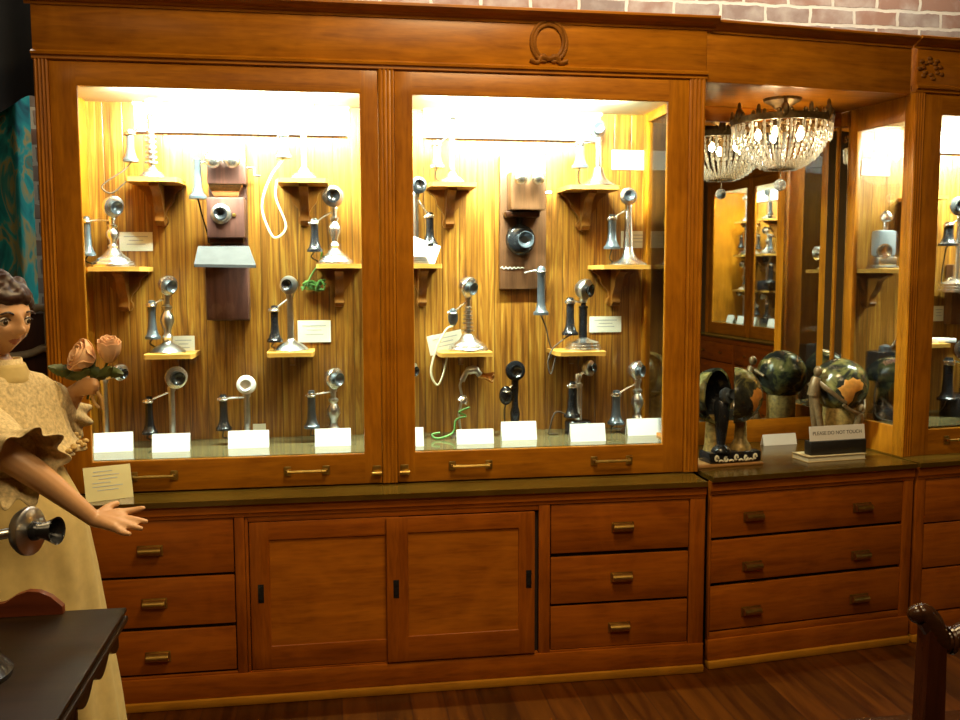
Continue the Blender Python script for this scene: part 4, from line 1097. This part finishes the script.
# ------------------------------------------------------------------ mannequin
M['skin'] = plain('painted_plaster_skin', (.60, .33, .15), .42, 0, .05, 12)
M['lips'] = plain('painted_lips', (.42, .13, .08), .4)
M['eyewhite'] = plain('eye_white', (.7, .62, .5), .2)
M['iris'] = plain('dark_iris', (.03, .018, .01), .15)
M['hair'] = plain('dark_brown_wig', (.035, .012, .006), .42, 0, .5, 70, .6)
M['dress'] = plain('cream_cotton_dress', (.52, .39, .14), .85, 0, .08, 40, .15)
M['lace'] = plain('cream_lace', (.62, .49, .25), .9, 0, .28, 120, .8)
M['lacegold'] = plain('ecru_lace_trim', (.50, .34, .12), .9, 0, .35, 90, .8)
BX, BY = -.765, -1.40
BASE = Vector((BX, BY, 0))
fa = math.radians(-34); FWD = Vector((math.cos(fa), math.sin(fa), 0)); RGT = Vector((FWD.y, -FWD.x, 0)); UPV = Vector((0, 0, 1))
def B(f, r, z): return FWD * f + RGT * r + UPV * z           # local to the mannequin's base
man = thing('mannequin', 'life size mannequin in a cream lace dress reaching out a hand and holding roses', 'mannequin', BASE)
def rel(u, v, Y): return at(u, v, Y) - BASE

def capsule(m, pts, rads, seg=14, n=5):
    P = curve_pts(pts, n); R = []
    for i in range(len(pts) - 1):
        for k in range(n): R.append(rads[i] + (rads[i + 1] - rads[i]) * k / n)
    R.append(rads[-1]); m.tube(P, R, seg)
    m.ball(P[0], R[0], seg, 8); m.ball(P[-1], R[-1], seg, 8)

HC = B(0, 0, 1.545) + Vector((at(-5, 318, BY).x - BX, 0, 0))
def head_point(th, ph):
    """th: angle round the head from the face (0) , ph: latitude"""
    cf, sf = math.cos(ph), math.sin(ph)
    x, y, z = cf * math.cos(th), cf * math.sin(th), sf
    a, b, c = .088, .071, .094
    if x < 0: a = .094
    px, py, pz = a * x, b * y, c * z
    if pz < -.02:
        k = min(1, (-.02 - pz) / .072); py *= 1 - .34 * k * k - .10 * k; px *= (1 - .10 * k) if x > 0 else (1 - .42 * k)
    if x > 0:
        g = lambda cy, cz, wy, wz: math.exp(-((py - cy) / wy) ** 2 - ((pz - cz) / wz) ** 2)
        px += .026 * g(0, -.036, .0095, .011) + .013 * g(0, -.014, .0075, .020)           # nose
        for s in (-1, 1):
            px -= .012 * g(s * .030, -.010, .015, .011)                                    # eye sockets
            px += .006 * g(s * .034, -.040, .020, .020)                                    # cheeks
            px += .004 * g(s * .028, .008, .020, .007)                                     # brows
        px += .008 * g(0, -.056, .017, .0045) + .008 * g(0, -.0655, .014, .005) - .005 * g(0, -.0605, .018, .0025)
        px += .010 * g(0, -.086, .016, .012)                                              # chin
    return HC + B(px, py, pz) * 1.0 if False else HC + B(px * .93, py * .95, pz * .95)
m = MB()
NU, NV = 72, 56
rows = []
for j in range(1, NV):
    ph = -PI / 2 + PI * j / NV
    rows.append([m.b.verts.new(head_point(2 * PI * i / NU, ph)) for i in range(NU)])
bot = m.b.verts.new(head_point(0, -PI / 2)); tp_ = m.b.verts.new(head_point(0, PI / 2))
for a, b in zip(rows, rows[1:]):
    for i in range(NU): m.b.faces.new((a[i], a[(i + 1) % NU], b[(i + 1) % NU], b[i]))
for i in range(NU): m.b.faces.new((bot, rows[0][(i + 1) % NU], rows[0][i])); m.b.faces.new((tp_, rows[-1][i], rows[-1][(i + 1) % NU]))
for s in (-1, 1):                                                                    # ears
    m.ball(HC + B(-.006, s * .071, -.012), .020, 10, 8, (.6, .6, 1.2))
capsule(m, [HC + B(-.025, 0, -.03), HC + B(-.03, 0, -.09), B(-.005, 0, 1.40)], [.046, .042, .050])
capsule(m, [B(0, 0, 1.375), B(.01, 0, 1.29), B(0, 0, 1.17), B(0, 0, 1.08), B(0, 0, .95)], [.050, .060, .070, .100, .12])
SR, SLf = B(0, .112, 1.335), B(0, -.108, 1.335)
m.tube([SLf, B(0, 0, 1.350), SR], [.038, .050, .038], 14)
for s in (-1, 1): capsule(m, [B(0, s * .08, .98), B(.02, s * .085, .52), B(0, s * .085, .10)], [.085, .058, .038])
for s in (-1, 1): m.ball(B(.05, s * .085, .040), .04, 12, 8, (1.8, 1, .9), Matrix.Rotation(fa, 4, 'Z'))
def hand(m, wrist, tips, knuckles, thumb, r=.0072):
    """palm between wrist and knuckles, four bent fingers and a thumb from the side of the palm"""
    w = Vector(wrist)
    for kx in knuckles: capsule(m, [w, (w + Vector(kx)) / 2, kx], [.017, .0135, .0105], 10, 3)
    for kx, (mid, tip) in zip(knuckles, tips): capsule(m, [kx, mid, tip], [.0092, .0078, .0058], 10, 4)
    capsule(m, thumb, [.012, .0095, .0068], 10, 4)
YH = -1.63
EL, WR = rel(-2, 450, -1.655), rel(94, 519, YH)
capsule(m, [SR, (SR + EL) / 2, EL], [.036, .036, .036])
capsule(m, [EL, rel(34, 473, -1.65), rel(66, 497, -1.64), WR], [.032, .030, .0235, .0170])
K = [rel(119, 512.5, YH + .020), rel(121, 518, YH + .008), rel(120, 523, YH - .006), rel(114, 527, YH - .018)]
T_ = [(rel(132, 510.5, YH + .028), rel(143, 508, YH + .030)), (rel(134, 519.5, YH + .008), rel(146, 521.5, YH + .008)), (rel(131, 526, YH - .008), rel(141, 528.5, YH - .008)), (rel(122, 532, YH - .022), rel(129.5, 534, YH - .024))]
hand(m, WR, T_, K, [rel(102, 513, YH + .015), rel(109, 507, YH + .032), rel(117, 503.5, YH + .045)])
EL2, WR2 = rel(58, 412, -1.20), rel(77, 391, -1.27)
capsule(m, [SLf, (SLf + EL2) / 2, EL2], [.036, .034, .032])
capsule(m, [EL2, (EL2 + WR2) / 2, WR2], [.036, .030, .020])
HB = rel(90, 385, -1.285)                                                             # stems pass here
K2 = [rel(86, 381, -1.30), rel(86.5, 384.5, -1.305), rel(86.5, 388, -1.305), rel(86, 391.5, -1.30)]
T2 = [(rel(94, 381, -1.318), rel(97, 382.5, -1.298)), (rel(95, 385, -1.322), rel(98, 386, -1.300)), (rel(94.5, 388.5, -1.320), rel(97, 389.5, -1.298)), (rel(93, 392, -1.312), rel(95.5, 392.5, -1.295))]
hand(m, WR2, T2, K2, [rel(80, 385, -1.262), rel(87, 380, -1.258), rel(93, 381, -1.268)])
bm_ = m.mesh('body', ['skin', 'lips'])
bo = bpy.data.objects.new('body', bm_); COL.objects.link(bo)
rm = bo.modifiers.new('r', 'REMESH'); rm.mode = 'VOXEL'; rm.voxel_size = .0036; rm.use_smooth_shade = True
sm_ = bo.modifiers.new('s', 'SMOOTH'); sm_.factor = .5; sm_.iterations = 2
bpy.context.view_layer.update()
nm = bpy.data.meshes.new_from_object(bo.evaluated_get(bpy.context.evaluated_depsgraph_get()))
nm.name = 'body'; bo.modifiers.clear(); bo.data = nm
nm.materials.clear(); nm.materials.append(M['skin']); nm.materials.append(M['lips'])
bo.parent = man
for p in nm.polygons:
    d = p.center - HC; fx, ry, z = d.dot(FWD), d.dot(RGT), d.z
    if fx > .06 and abs(ry) < .021 - abs(z + .0605) * .9 and -.073 < z < -.049: p.material_index = 1
nm.polygons.foreach_set('use_smooth', [True] * len(nm.polygons))
for s in (-1, 1):
    ec = HC + B(.0640, s * .0280, -.0095)
    e = MB().ball(ec, .0115, 16, 12).build('eye', 'eyewhite', man)
    MB().ball(ec + B(.0056, s * .001, -.001), .0072, 14, 10).build('iris', 'iris', e)
    MB().tube(curve_pts([ec + B(.009, -.013, .0015), ec + B(.0118, 0, .0070), ec + B(.007, .013, .0015)], 5), .0014, 6).build('lash', 'hair', e)
    MB().tube(curve_pts([ec + B(.016, -.016 * 1, .014), ec + B(.018, 0, .021), ec + B(.010, .016, .016)], 5), [.0012] + [.0024] * 9 + [.0012], 6).build('eyebrow', 'hair', man)
random.seed(5)
m = MB()
for i in range(330):
    th = random.uniform(0, 2 * PI); ph = random.uniform(-.75, PI / 2)
    q = head_point(th, ph) - HC; fx, ry = q.dot(FWD), q.dot(RGT)
    if fx > .015 and q.z < .052 - .0 * abs(ry): continue
    if q.z < -.055: continue
    q = q.normalized() * (q.length + .003)
    m.ball(HC + q, random.uniform(.012, .020), 8, 6, (1, 1, random.uniform(.7, 1.2)))
for i in range(26):                                                                     # curls along the forehead and temples
    a = -1.25 + 2.5 * i / 25; q = head_point(a, .53 - .35 * abs(a / 1.25) ** 3) - HC
    m.ball(HC + q * 1.05 + Vector((0, 0, random.uniform(-.006, .006))), random.uniform(.009, .015), 8, 6, (1, 1, 1.25))
ho = m.build('hair', 'hair', man)
rm = ho.modifiers.new('r', 'REMESH'); rm.mode = 'VOXEL'; rm.voxel_size = .004; rm.use_smooth_shade = True

def ring(c, a, b, n, wave=0, k=0, ph=0):
    out = []
    for i in range(n):
        t = 2 * PI * i / n; w = 1 + wave * math.sin(k * t + ph)
        out.append(Vector(c) + FWD * a * w * math.cos(t) + RGT * b * w * math.sin(t))
    return out
N_ = 96
sk = [(1.435, .050, .050, 0), (1.400, .062, .066, 0), (1.375, .056, .100, 0), (1.33, .070, .118, 0), (1.28, .085, .122, .0), (1.21, .095, .115, .01), (1.16, .122, .135, .015), (1.09, .158, .165, .015), (.93, .180, .190, .022), (.63, .222, .225, .03), (.30, .255, .255, .035), (.02, .285, .280, .04)]
m = MB(); rings = []
for a, b in zip(sk, sk[1:]):
    for k in range(4):
        f = k / 4; v = [x + (y - x) * f for x, y in zip(a, b)]
        rings.append(ring((0, 0, v[0]), v[1], v[2], N_, v[3], 14, v[0] * 3))
m.loft(rings, cap=False)
d_ = m.build('dress', 'dress', man, ang=80)
so = d_.modifiers.new('t', 'SOLIDIFY'); so.thickness = .003; so.offset = 1
m = MB(); rings = []                                                                   # lace collar falling over the bodice
for k in range(13):
    f = k / 12; lv = [(1.448, .047, .047), (1.425, .051, .051), (1.414, .055, .070), (1.404, .060, .105), (1.386, .066, .132), (1.36, .074, .148), (1.335, .082, .154), (1.31, .090, .157), (1.285, .098, .160), (1.262, .108, .164), (1.245, .120, .170), (1.232, .132, .178), (1.222, .144, .186)][k]
    z, a, b = lv
    rings.append(ring((0, 0, z), a, b, N_ * 2, (.004 + .05 * f ** 3) * min(1, k / 4), 17, f * 2))
m.loft(rings, cap=False)
lc = m.build('lace_collar', 'lace', man, ang=80); so = lc.modifiers.new('t', 'SOLIDIFY'); so.thickness = .0025
m = MB(); random.seed(9)                                                                # ruched trim along its hem
hem = rings[-1]
for i in range(0, N_ * 2, 2):
    m.ball(hem[i] + Vector((0, 0, random.uniform(.0, .022))), random.uniform(.005, .010), 8, 6, (1, 1, .8))
m.build('lace_trim', 'lacegold', lc)
def sleeve(S, E, r0, r1, cuff):
    m = MB(); ax = (E - S); n = 40; A = aim(ax, S); L_ = ax.length
    prof = [(r0, -.02), (r0 * 1.12, L_ * .25), (r0 * 1.08, L_ * .6), (r1, L_ * .95)]
    m.lathe(prof, A, 28); s = m.build('sleeve', 'lace', man)
    m = MB(); R = []
    for k in range(7):
        f = k / 6; rr = r1 * (.9 + cuff * f); z = L_ * .86 + .085 * f
        R.append([A @ Vector((rr * (1 + .13 * f * math.sin(9 * 2 * PI * i / 90)) * math.cos(2 * PI * i / 90), rr * (1 + .13 * f * math.sin(9 * 2 * PI * i / 90)) * math.sin(2 * PI * i / 90), z + .006 * f * math.sin(18 * PI * i / 90))) for i in range(90)])
    m.loft(R, cap=False); c = m.build('lace_cuff', 'lace', s, ang=80)
    q = c.modifiers.new('t', 'SOLIDIFY'); q.thickness = .0025
sleeve(SR, rel(14, 458, -1.655), .058, .052, .70)
sleeve(SLf, EL2, .054, .048, .35)

# roses held in the far hand
M['petal'] = plain('peach_silk_petal', (.95, .60, .34), .7, 0, .08, 40)
M['leaf'] = plain('silk_leaf', (.075, .10, .022), .6, 0, .3, 40)
M['stem'] = plain('green_stem', (.06, .09, .02), .6)
M['ribbon'] = plain('tan_ribbon', (.42, .24, .07), .6)
def rose(label, u, v, Y, r, up_, bottom, leaves, mat='petal', tall=1.0):
    c = at(u, v, Y); t = thing('rose', label, 'rose', bottom, 0, 'silk roses in the mannequin hand')
    b = Vector(bottom); cl = c - b; ax = Vector(up_).normalized(); A = aim(ax, cl)
    m = MB(); random.seed(int(u))
    for layer, (n, rr, hh, op) in enumerate(((3, .35, 1.0, .10), (4, .58, 1.05, .2), (5, .80, .95, .34), (6, 1.0, .80, .55))):
        for i in range(n):
            a0 = 2 * PI * i / n + layer * .7
            def fn(s, q, a0=a0, rr=rr, hh=hh, op=op, n=n):
                a = a0 + (s - .5) * 2 * PI / n * 1.5
                e = math.sin(PI * s) ** .5
                z = (-r * .55 + q * r * (hh + .55) * (.72 + .28 * e)) * tall
                R = r * rr * (.42 + .58 * math.sin(min(1, q * 1.15) * PI * .55)) + r * op * q * q * .5 / tall ** 3
                return A @ Vector((R * math.cos(a), R * math.sin(a), z))
            m.grid(fn, 8, 6, .0016)
    fl = m.build('flower_head', mat, t, ang=70)
    MB().lathe([(0, -r * .75), (r * .22, -r * .7), (r * .40, -r * .5), (r * .3, -r * .42), (0, -r * .42)], A, 12).build('calyx', 'leaf', fl)
    s0 = A @ Vector((0, 0, -r * .65))
    MB().tube(curve_pts([s0, (s0 * .5) + Vector((0, 0, .004)), Vector((0, 0, 0))], 6), .0032, 8).build('stem', 'stem', t)
    for (lu, lv, lY, lr, ang_) in leaves:
        q = at(lu, lv, lY) - b; dr = Vector((math.cos(ang_), -.3, math.sin(ang_))); sd = dr.cross(Vector((0, -1, .2))).normalized(); nr = dr.cross(sd)
        def lf(s, w_, q=q, dr=dr, sd=sd, nr=nr, lr=lr):
            w = math.sin(PI * min(1, s * .96 + .02)) ** .8 * .42 * (1 + .12 * math.sin(s * 40))
            return q + dr * lr * (s - .5) * 2 + sd * lr * w * (w_ - .5) * 2 + nr * lr * .25 * (abs(w_ - .5) * 2 - s * s)
        MB().grid(lf, 14, 4, .0012).build('leaf', 'leaf', t, ang=70)
g0 = at(89, 392, -1.285)
rose('upright peach rose on the right of the pair in the mannequin hand', 109, 353, -1.30, .026, (.12, -.25, .96), (g0.x + .003, g0.y, g0.z - .02), [(112, 372, -1.30, .030, -.2), (104, 373, -1.31, .028, .6)], tall=1.55)
rose('fuller cream peach rose turned left in the mannequin hand', 86, 358, -1.29, .033, (-.75, -.45, .45), (g0.x - .004, g0.y, g0.z - .018), [(64, 371, -1.28, .036, 2.8), (78, 374, -1.30, .034, .3), (94, 372, -1.29, .034, -.5)])
m = MB()
for (a, b, c_) in (((93, 388), (101, 398), (103, 410)), ((90, 390), (94, 402), (99, 408))):
    P = [at(x, y, -1.312) for x, y in (a, b, c_)]
    m.tube(curve_pts(P, 5), [.004] * 11, 6)
for v in m.b.verts: pass
rb = m.build('ribbon', 'ribbon', None); tag(rb, 'tan ribbon hanging from the rose stems in the mannequin hand', 'ribbon')

# ------------------------------------------------------------------ table and telephone in the left foreground
TZ = .95; tx1, ty1 = -.440, -1.700; tx0, ty0 = -1.45, -2.32
tbl = thing('side_table', 'dark wooden side table with back rail and scalloped apron in the left foreground', 'table', ((tx0 + tx1) / 2, (ty0 + ty1) / 2, 0))
O = Vector(((tx0 + tx1) / 2, (ty0 + ty1) / 2, 0))
hx, hy = (tx1 - tx0) / 2, (ty1 - ty0) / 2
m = MB()
for off, z0, z1 in ((0, TZ - .010, TZ), (-.006, TZ - .018, TZ - .0101), (.002, TZ - .030, TZ - .0181)): m.box(-hx - off, hx + off, -hy - off, hy + off, z0, z1, .003)
m.build('table_top', 'dark_x', tbl)
M['rail_wood'] = wood('red_mahogany_rail', (.10, .022, .008), (.22, .05, .016), 'x', .35, fleck=False)
g_ = []
gx1 = -.560 - O.x; hw = -.62 - O.x
n = 40; x_ = [(-hx + .02) + (gx1 + hx - .02) * k / n for k in range(n + 1)]
top = [(x, TZ + .026 + .026 * max(0, math.cos((x - (hw)) / .055 * PI / 2)) ** 1.0 * (abs(x - hw) < .055) - (.010 if x > gx1 - .008 else 0)) for x in x_]
MB().prism([(x_[0], TZ + .0005)] + top + [(x_[-1], TZ + .0005)], hy - .024, hy - .006, 'xz').build('back_rail', 'rail_wood', tbl, ang=30)
def apron(along, lo, hi, fixed0, fixed1):
    n = 60; pts = [(lo, TZ - .0305)]
    for k in range(n + 1):
        a = lo + (hi - lo) * k / n; pts.append((a, TZ - .050 - .026 * abs(math.sin((a - lo) * 26))))
    pts.append((hi, TZ - .0305))
    return MB().prism(pts, fixed0, fixed1, 'xz' if along == 'x' else 'yz').build('apron', 'dark_x', tbl, ang=30)
apron('y', -hy + .03, hy - .03, hx - .030, hx - .012); apron('y', -hy + .03, hy - .03, -hx + .012, -hx + .030)
apron('x', -hx + .03, hx - .03, hy - .030, hy - .012); apron('x', -hx + .03, hx - .03, -hy + .012, -hy + .030)
for sx_ in (-1, 1):
    for sy_ in (-1, 1):
        MB().lathe([(0, 0), (.016, 0), (.022, .02), (.014, .05), (.020, .35), (.028, .60), (.020, .66), (.030, .70), (.030, TZ - .031), (0, TZ - .031)], Matrix.Translation((sx_ * (hx - .12), sy_ * (hy - .06), 0)), 18).build('leg', 'dark_z', tbl)
tp = at(28, 531, -2.0); cp = at(-40, 640, -2.02)
t = thing('desk_telephone', 'black column telephone with chrome ringed mouthpiece on the dark side table', 'telephone', (cp.x, cp.y, TZ + .0005))
O = Vector((cp.x, cp.y, TZ + .0005)); T = tp - O
MB().lathe([(0, 0), (.078, 0), (.080, .010), (.070, .022), (.052, .045), (.046, .08), (.046, .19), (.040, .215), (.022, .225), (.020, T.z + .02), (0, T.z + .025)], seg=32).build('column', 'black', t)
dv = Vector((.93, -.30, .05)).normalized()
MB().tube(curve_pts([(0, 0, T.z - .01), tuple(T * .5 + Vector((0, 0, T.z * .5 - .004))), tuple(T - dv * .02)], 5), .009, 10).build('arm', ND, t)
A = aim(dv, T)
tr = MB().lathe([(0, -.022), (.022, -.020), (.036, -.012), (.042, -.002), (.042, .006), (.037, .010), (0, .011)], A, 36).build('transmitter', ND, t)
MB().lathe([(0, .0105), (.017, .011), (.016, .018), (.013, .022), (.014, .030), (.019, .044), (.0235, .054), (.024, .0555), (.021, .054), (.016, .042), (.008, .03), (0, .03)], A, 32).build('mouthpiece', 'black', tr)
kn = at(20, 690, -2.10) - O
MB().lathe([(0, -.03), (.004, -.03), (.004, 0), (.008, .002), (.009, .008), (.006, .013), (0, .014)], aim((.6, -.8, .1), (.045, -.055, .03)), 14).build('binding_screw', NI, t)

# ------------------------------------------------------------------ chair at the lower right
CY = -1.95
ch0 = at(930, 640, CY)
cw = .50; cx0 = at(931, 660, CY).x
t = thing('carved_chair', 'dark carved wooden chair with eared crest rail at the lower right corner', 'chair', (cx0 + cw / 2, CY + .22, 0))
O = Vector((cx0 + cw / 2, CY + .22, 0))
zt = at(920, 612, CY).z
cr = [(917, 614), (923, 614), (930, 622), (936, 634), (943, 643), (951, 640), (962, 634), (980, 628)]
P = [at(u, v, CY) - O for u, v in cr]
mid = Vector((0, P[0].y, P[-1].z + .02)); full = P + [mid] + [Vector((-p.x, p.y, p.z)) for p in P[::-1]]
rads = [.018, .024, .026, .025, .022, .021, .024, .026]; rads = rads + [.028] + rads[::-1]
pts = curve_pts(full, 4); R = []
for i in range(len(rads) - 1): R += [rads[i] + (rads[i + 1] - rads[i]) * k / 4 for k in range(4)]
R.append(rads[-1])
m = MB().tube(pts, R, 14).ball(pts[0], .020, 12, 8).ball(pts[-1], .020, 12, 8)
for s in (-1, 1):
    q = P[5] if s < 0 else Vector((-P[5].x, P[5].y, P[5].z))
    m.tube([(q.x + s * .004 - .0, q.y + .026 * math.cos(k * PI / 6), q.z + .026 * math.sin(k * PI / 6)) for k in range(12)], .005, 6, True)
m.build('crest_rail', 'chair_x', t)
yb_ = P[0].y
for s in (-1, 1):
    xx = s * cw / 2
    m = MB(); n = 12; rr_ = []
    for k in range(n + 1):
        f = k / n; z = (zt - .035) * f; y = yb_ - .0 + (.10 * (1 - f) ** 2 if f < .5 else .025) * 0 - (.06 * (.5 - f) if f < .5 else 0)
        w, d = .020 + .005 * math.sin(f * PI), .021
        rr_.append([(xx - w, y - d, z), (xx + w, y - d, z), (xx + w, y + d, z), (xx - w, y + d, z)])
    m.loft(rr_).build('rear_post', 'chair_z', t, ang=30)
    MB().lathe([(0, 0), (.018, 0), (.022, .03), (.016, .06), (.024, .30), (.026, .415), (0, .415)], Matrix.Translation((xx * .96, yb_ + .44, 0)), 16).build('leg', 'chair_z', t)
MB().box(-cw / 2 + .022, cw / 2 - .022, yb_ + .0, yb_ + .46, .416, .47, .012).build('seat', 'chair_x', t)
m = MB(); sp = []
for k in range(13):
    f = k / 12; z = .471 + (P[-1].z - .02 - .471) * f; w = .075 + .03 * math.sin(f * PI * 2.2)
    sp.append([(-w, yb_ - .008, z), (w, yb_ - .008, z), (w, yb_ + .008, z), (-w, yb_ + .008, z)])
m.loft(sp).build('splat', 'chair_z', t, ang=30)

# ------------------------------------------------------------------ behind the mannequin
def tapestry():
    n = NT('peacock_tapestry'); v = n.coords((1, 1, .55)); f = n.noise(v, 5.5, 3, 2.2)
    c = n.ramp(f, [(.30, (.01, .07, .13)), (.42, (.01, .26, .33)), (.50, (.02, .40, .44)), (.56, (.42, .36, .14)), (.60, (.03, .30, .32)), (.72, (.20, .17, .08)), (.8, (.30, .46, .42))])
    n.color(c); n.set(Roughness=.8); return n.m
M['tapestry'] = tapestry()
X1, X0 = at(33, 200, .66).x, -2.5
cu = MB().grid(lambda s, q: (X0 + (X1 - X0) * s, .665 + .030 * math.sin(s * 44) + .012 * math.sin(s * 95 + 1), .25 + 2.30 * q), 160, 6, .003).build('curtain', 'tapestry', ang=60)
tag(cu, 'teal and gold patterned curtain hanging on the brick wall at the left', 'curtain')
M['black_matte'] = plain('matte_black_sheet', (.004, .004, .004), .9)
XV = at(37, 60, .6).x
va = MB().grid(lambda s, q: (X0 + (XV - X0) * s, .595 + .022 * math.sin(s * 36), 2.34 + .80 * q + (.05 * math.sin(s * 21) if q < .01 else 0)), 120, 8, .004).build('black_sheet', 'black_matte', ang=60)  # plain black wavy sheet across the top of the curtain
tag(va, 'black wavy sheet above the patterned curtain', 'black_sheet')
M['pale_trim'] = plain('worn_pale_molding', (.34, .31, .25), .5, 0, .2, 30)
cz1, cz0 = at(40, 306, .2).z, at(40, 352, .2).z
cX1 = at(49.5, 330, .2).x; 
t = thing('wall_cabinet', 'dark cabinet with pale rounded mouldings between the curtain and the display case', 'cabinet', (cX1 - .25, .45, 0))
MB().box(-.25, .235, -.22, .2, 0, cz1 - .03, .004).build('carcass', 'dark_z', t)
m = MB().tube(curve_pts([(-.25, -.23, cz1 - .045), (.12, -.23, cz1 - .025), (.215, -.235, cz1 - .006), (.235, -.22, cz1 - .015)], 6), .016, 10)
m.tube(curve_pts([(-.25, -.23, cz0 - .04), (.12, -.235, cz0 - .015), (.215, -.235, cz0 + .012), (.235, -.22, cz0 + .01)], 6), .016, 10)
m.build('pale_molding', 'pale_trim', t)
MB().box(.224, .238, -.232, -.215, cz0 + .02, cz1 - .02, .004).build('corner_strip', 'pale_trim', t)

# cream notice on the ledge
q0, q1 = at(89, 501, -.125), at(131, 492, -.06)
M['gloss_card'] = plain('laminated_cream_notice', (.72, .58, .27), .10, 0, .06, 8)
w = .168; h = .128
t = thing('laminated_notice', 'glossy cream notice with printed lines leaning on the ledge behind the mannequin', 'notice', (at(110, 499, -.095).x, -.093, .8002), math.radians(24))
R = Matrix.Rotation(-.33, 4, 'X')
MB().box(-w / 2, w / 2, -.0015, .0015, 0, h, 0, R).build('notice_sheet', 'gloss_card', t, smooth=False)
m = MB()
for k, (a, b) in enumerate(((-.3, .1), (-.32, .25), (-.2, .2), (-.34, .05), (-.34, .3), (-.25, .2))): m.box(w * a, w * b, -.0022, -.0015, h * (.84 - .11 * k), h * (.84 - .11 * k) + .003, 0, R)
m.build('printed_lines', 'ink', t, smooth=False)

# ------------------------------------------------------------------ room light
def area(name, loc, size, energy, color, rot=(0, 0, 0)):
    L = bpy.data.lights.new(name, 'AREA'); L.shape = 'RECTANGLE'; L.size, L.size_y = size; L.energy = energy; L.color = color
    o = bpy.data.objects.new(name, L); COL.objects.link(o); o.location = loc; o.rotation_euler = rot
area('ceiling_lamp_and_fill', (.75, -1.45, 3.5), (.8, .6), 68, (1.0, .72, .36))
area('ceiling_lamp_and_fill', (.5, -3.4, 3.5), (1.4, 1.0), 48, (1.0, .74, .40))  # general fill added overhead, not a known fixture
area('ceiling_lamp_and_fill', (-1.9, -2.9, 3.5), (.8, .8), 12, (1.0, .72, .38))  # added to brighten the brick strip and the left side
area('wall_fill', (1.2, .25, 3.55), (3.6, .15), 48, (1.0, .92, .76))  # unseen fill added above the cabinets to brighten the brick
area('wall_fill', (-1.3, .45, 3.55), (.6, .15), 5, (1.0, .92, .76))  # small fill added for the brick beside the curtain
W = bpy.data.worlds.new('world'); SC.world = W; W.use_nodes = True
W.node_tree.nodes['Background'].inputs[0].default_value = (.9, .65, .4, 1); W.node_tree.nodes['Background'].inputs[1].default_value = .05
vs = SC.view_settings; vs.view_transform = 'Standard'; vs.look = 'None'; vs.gamma = 1; vs.exposure = 0; vs.use_curve_mapping = False
SC.cycles.use_denoising = True
SC.cycles.max_bounces = 8; SC.cycles.transparent_max_bounces = 24; SC.cycles.caustics_reflective = False; SC.cycles.caustics_refractive = False
SC.cycles.sample_clamp_indirect = 6
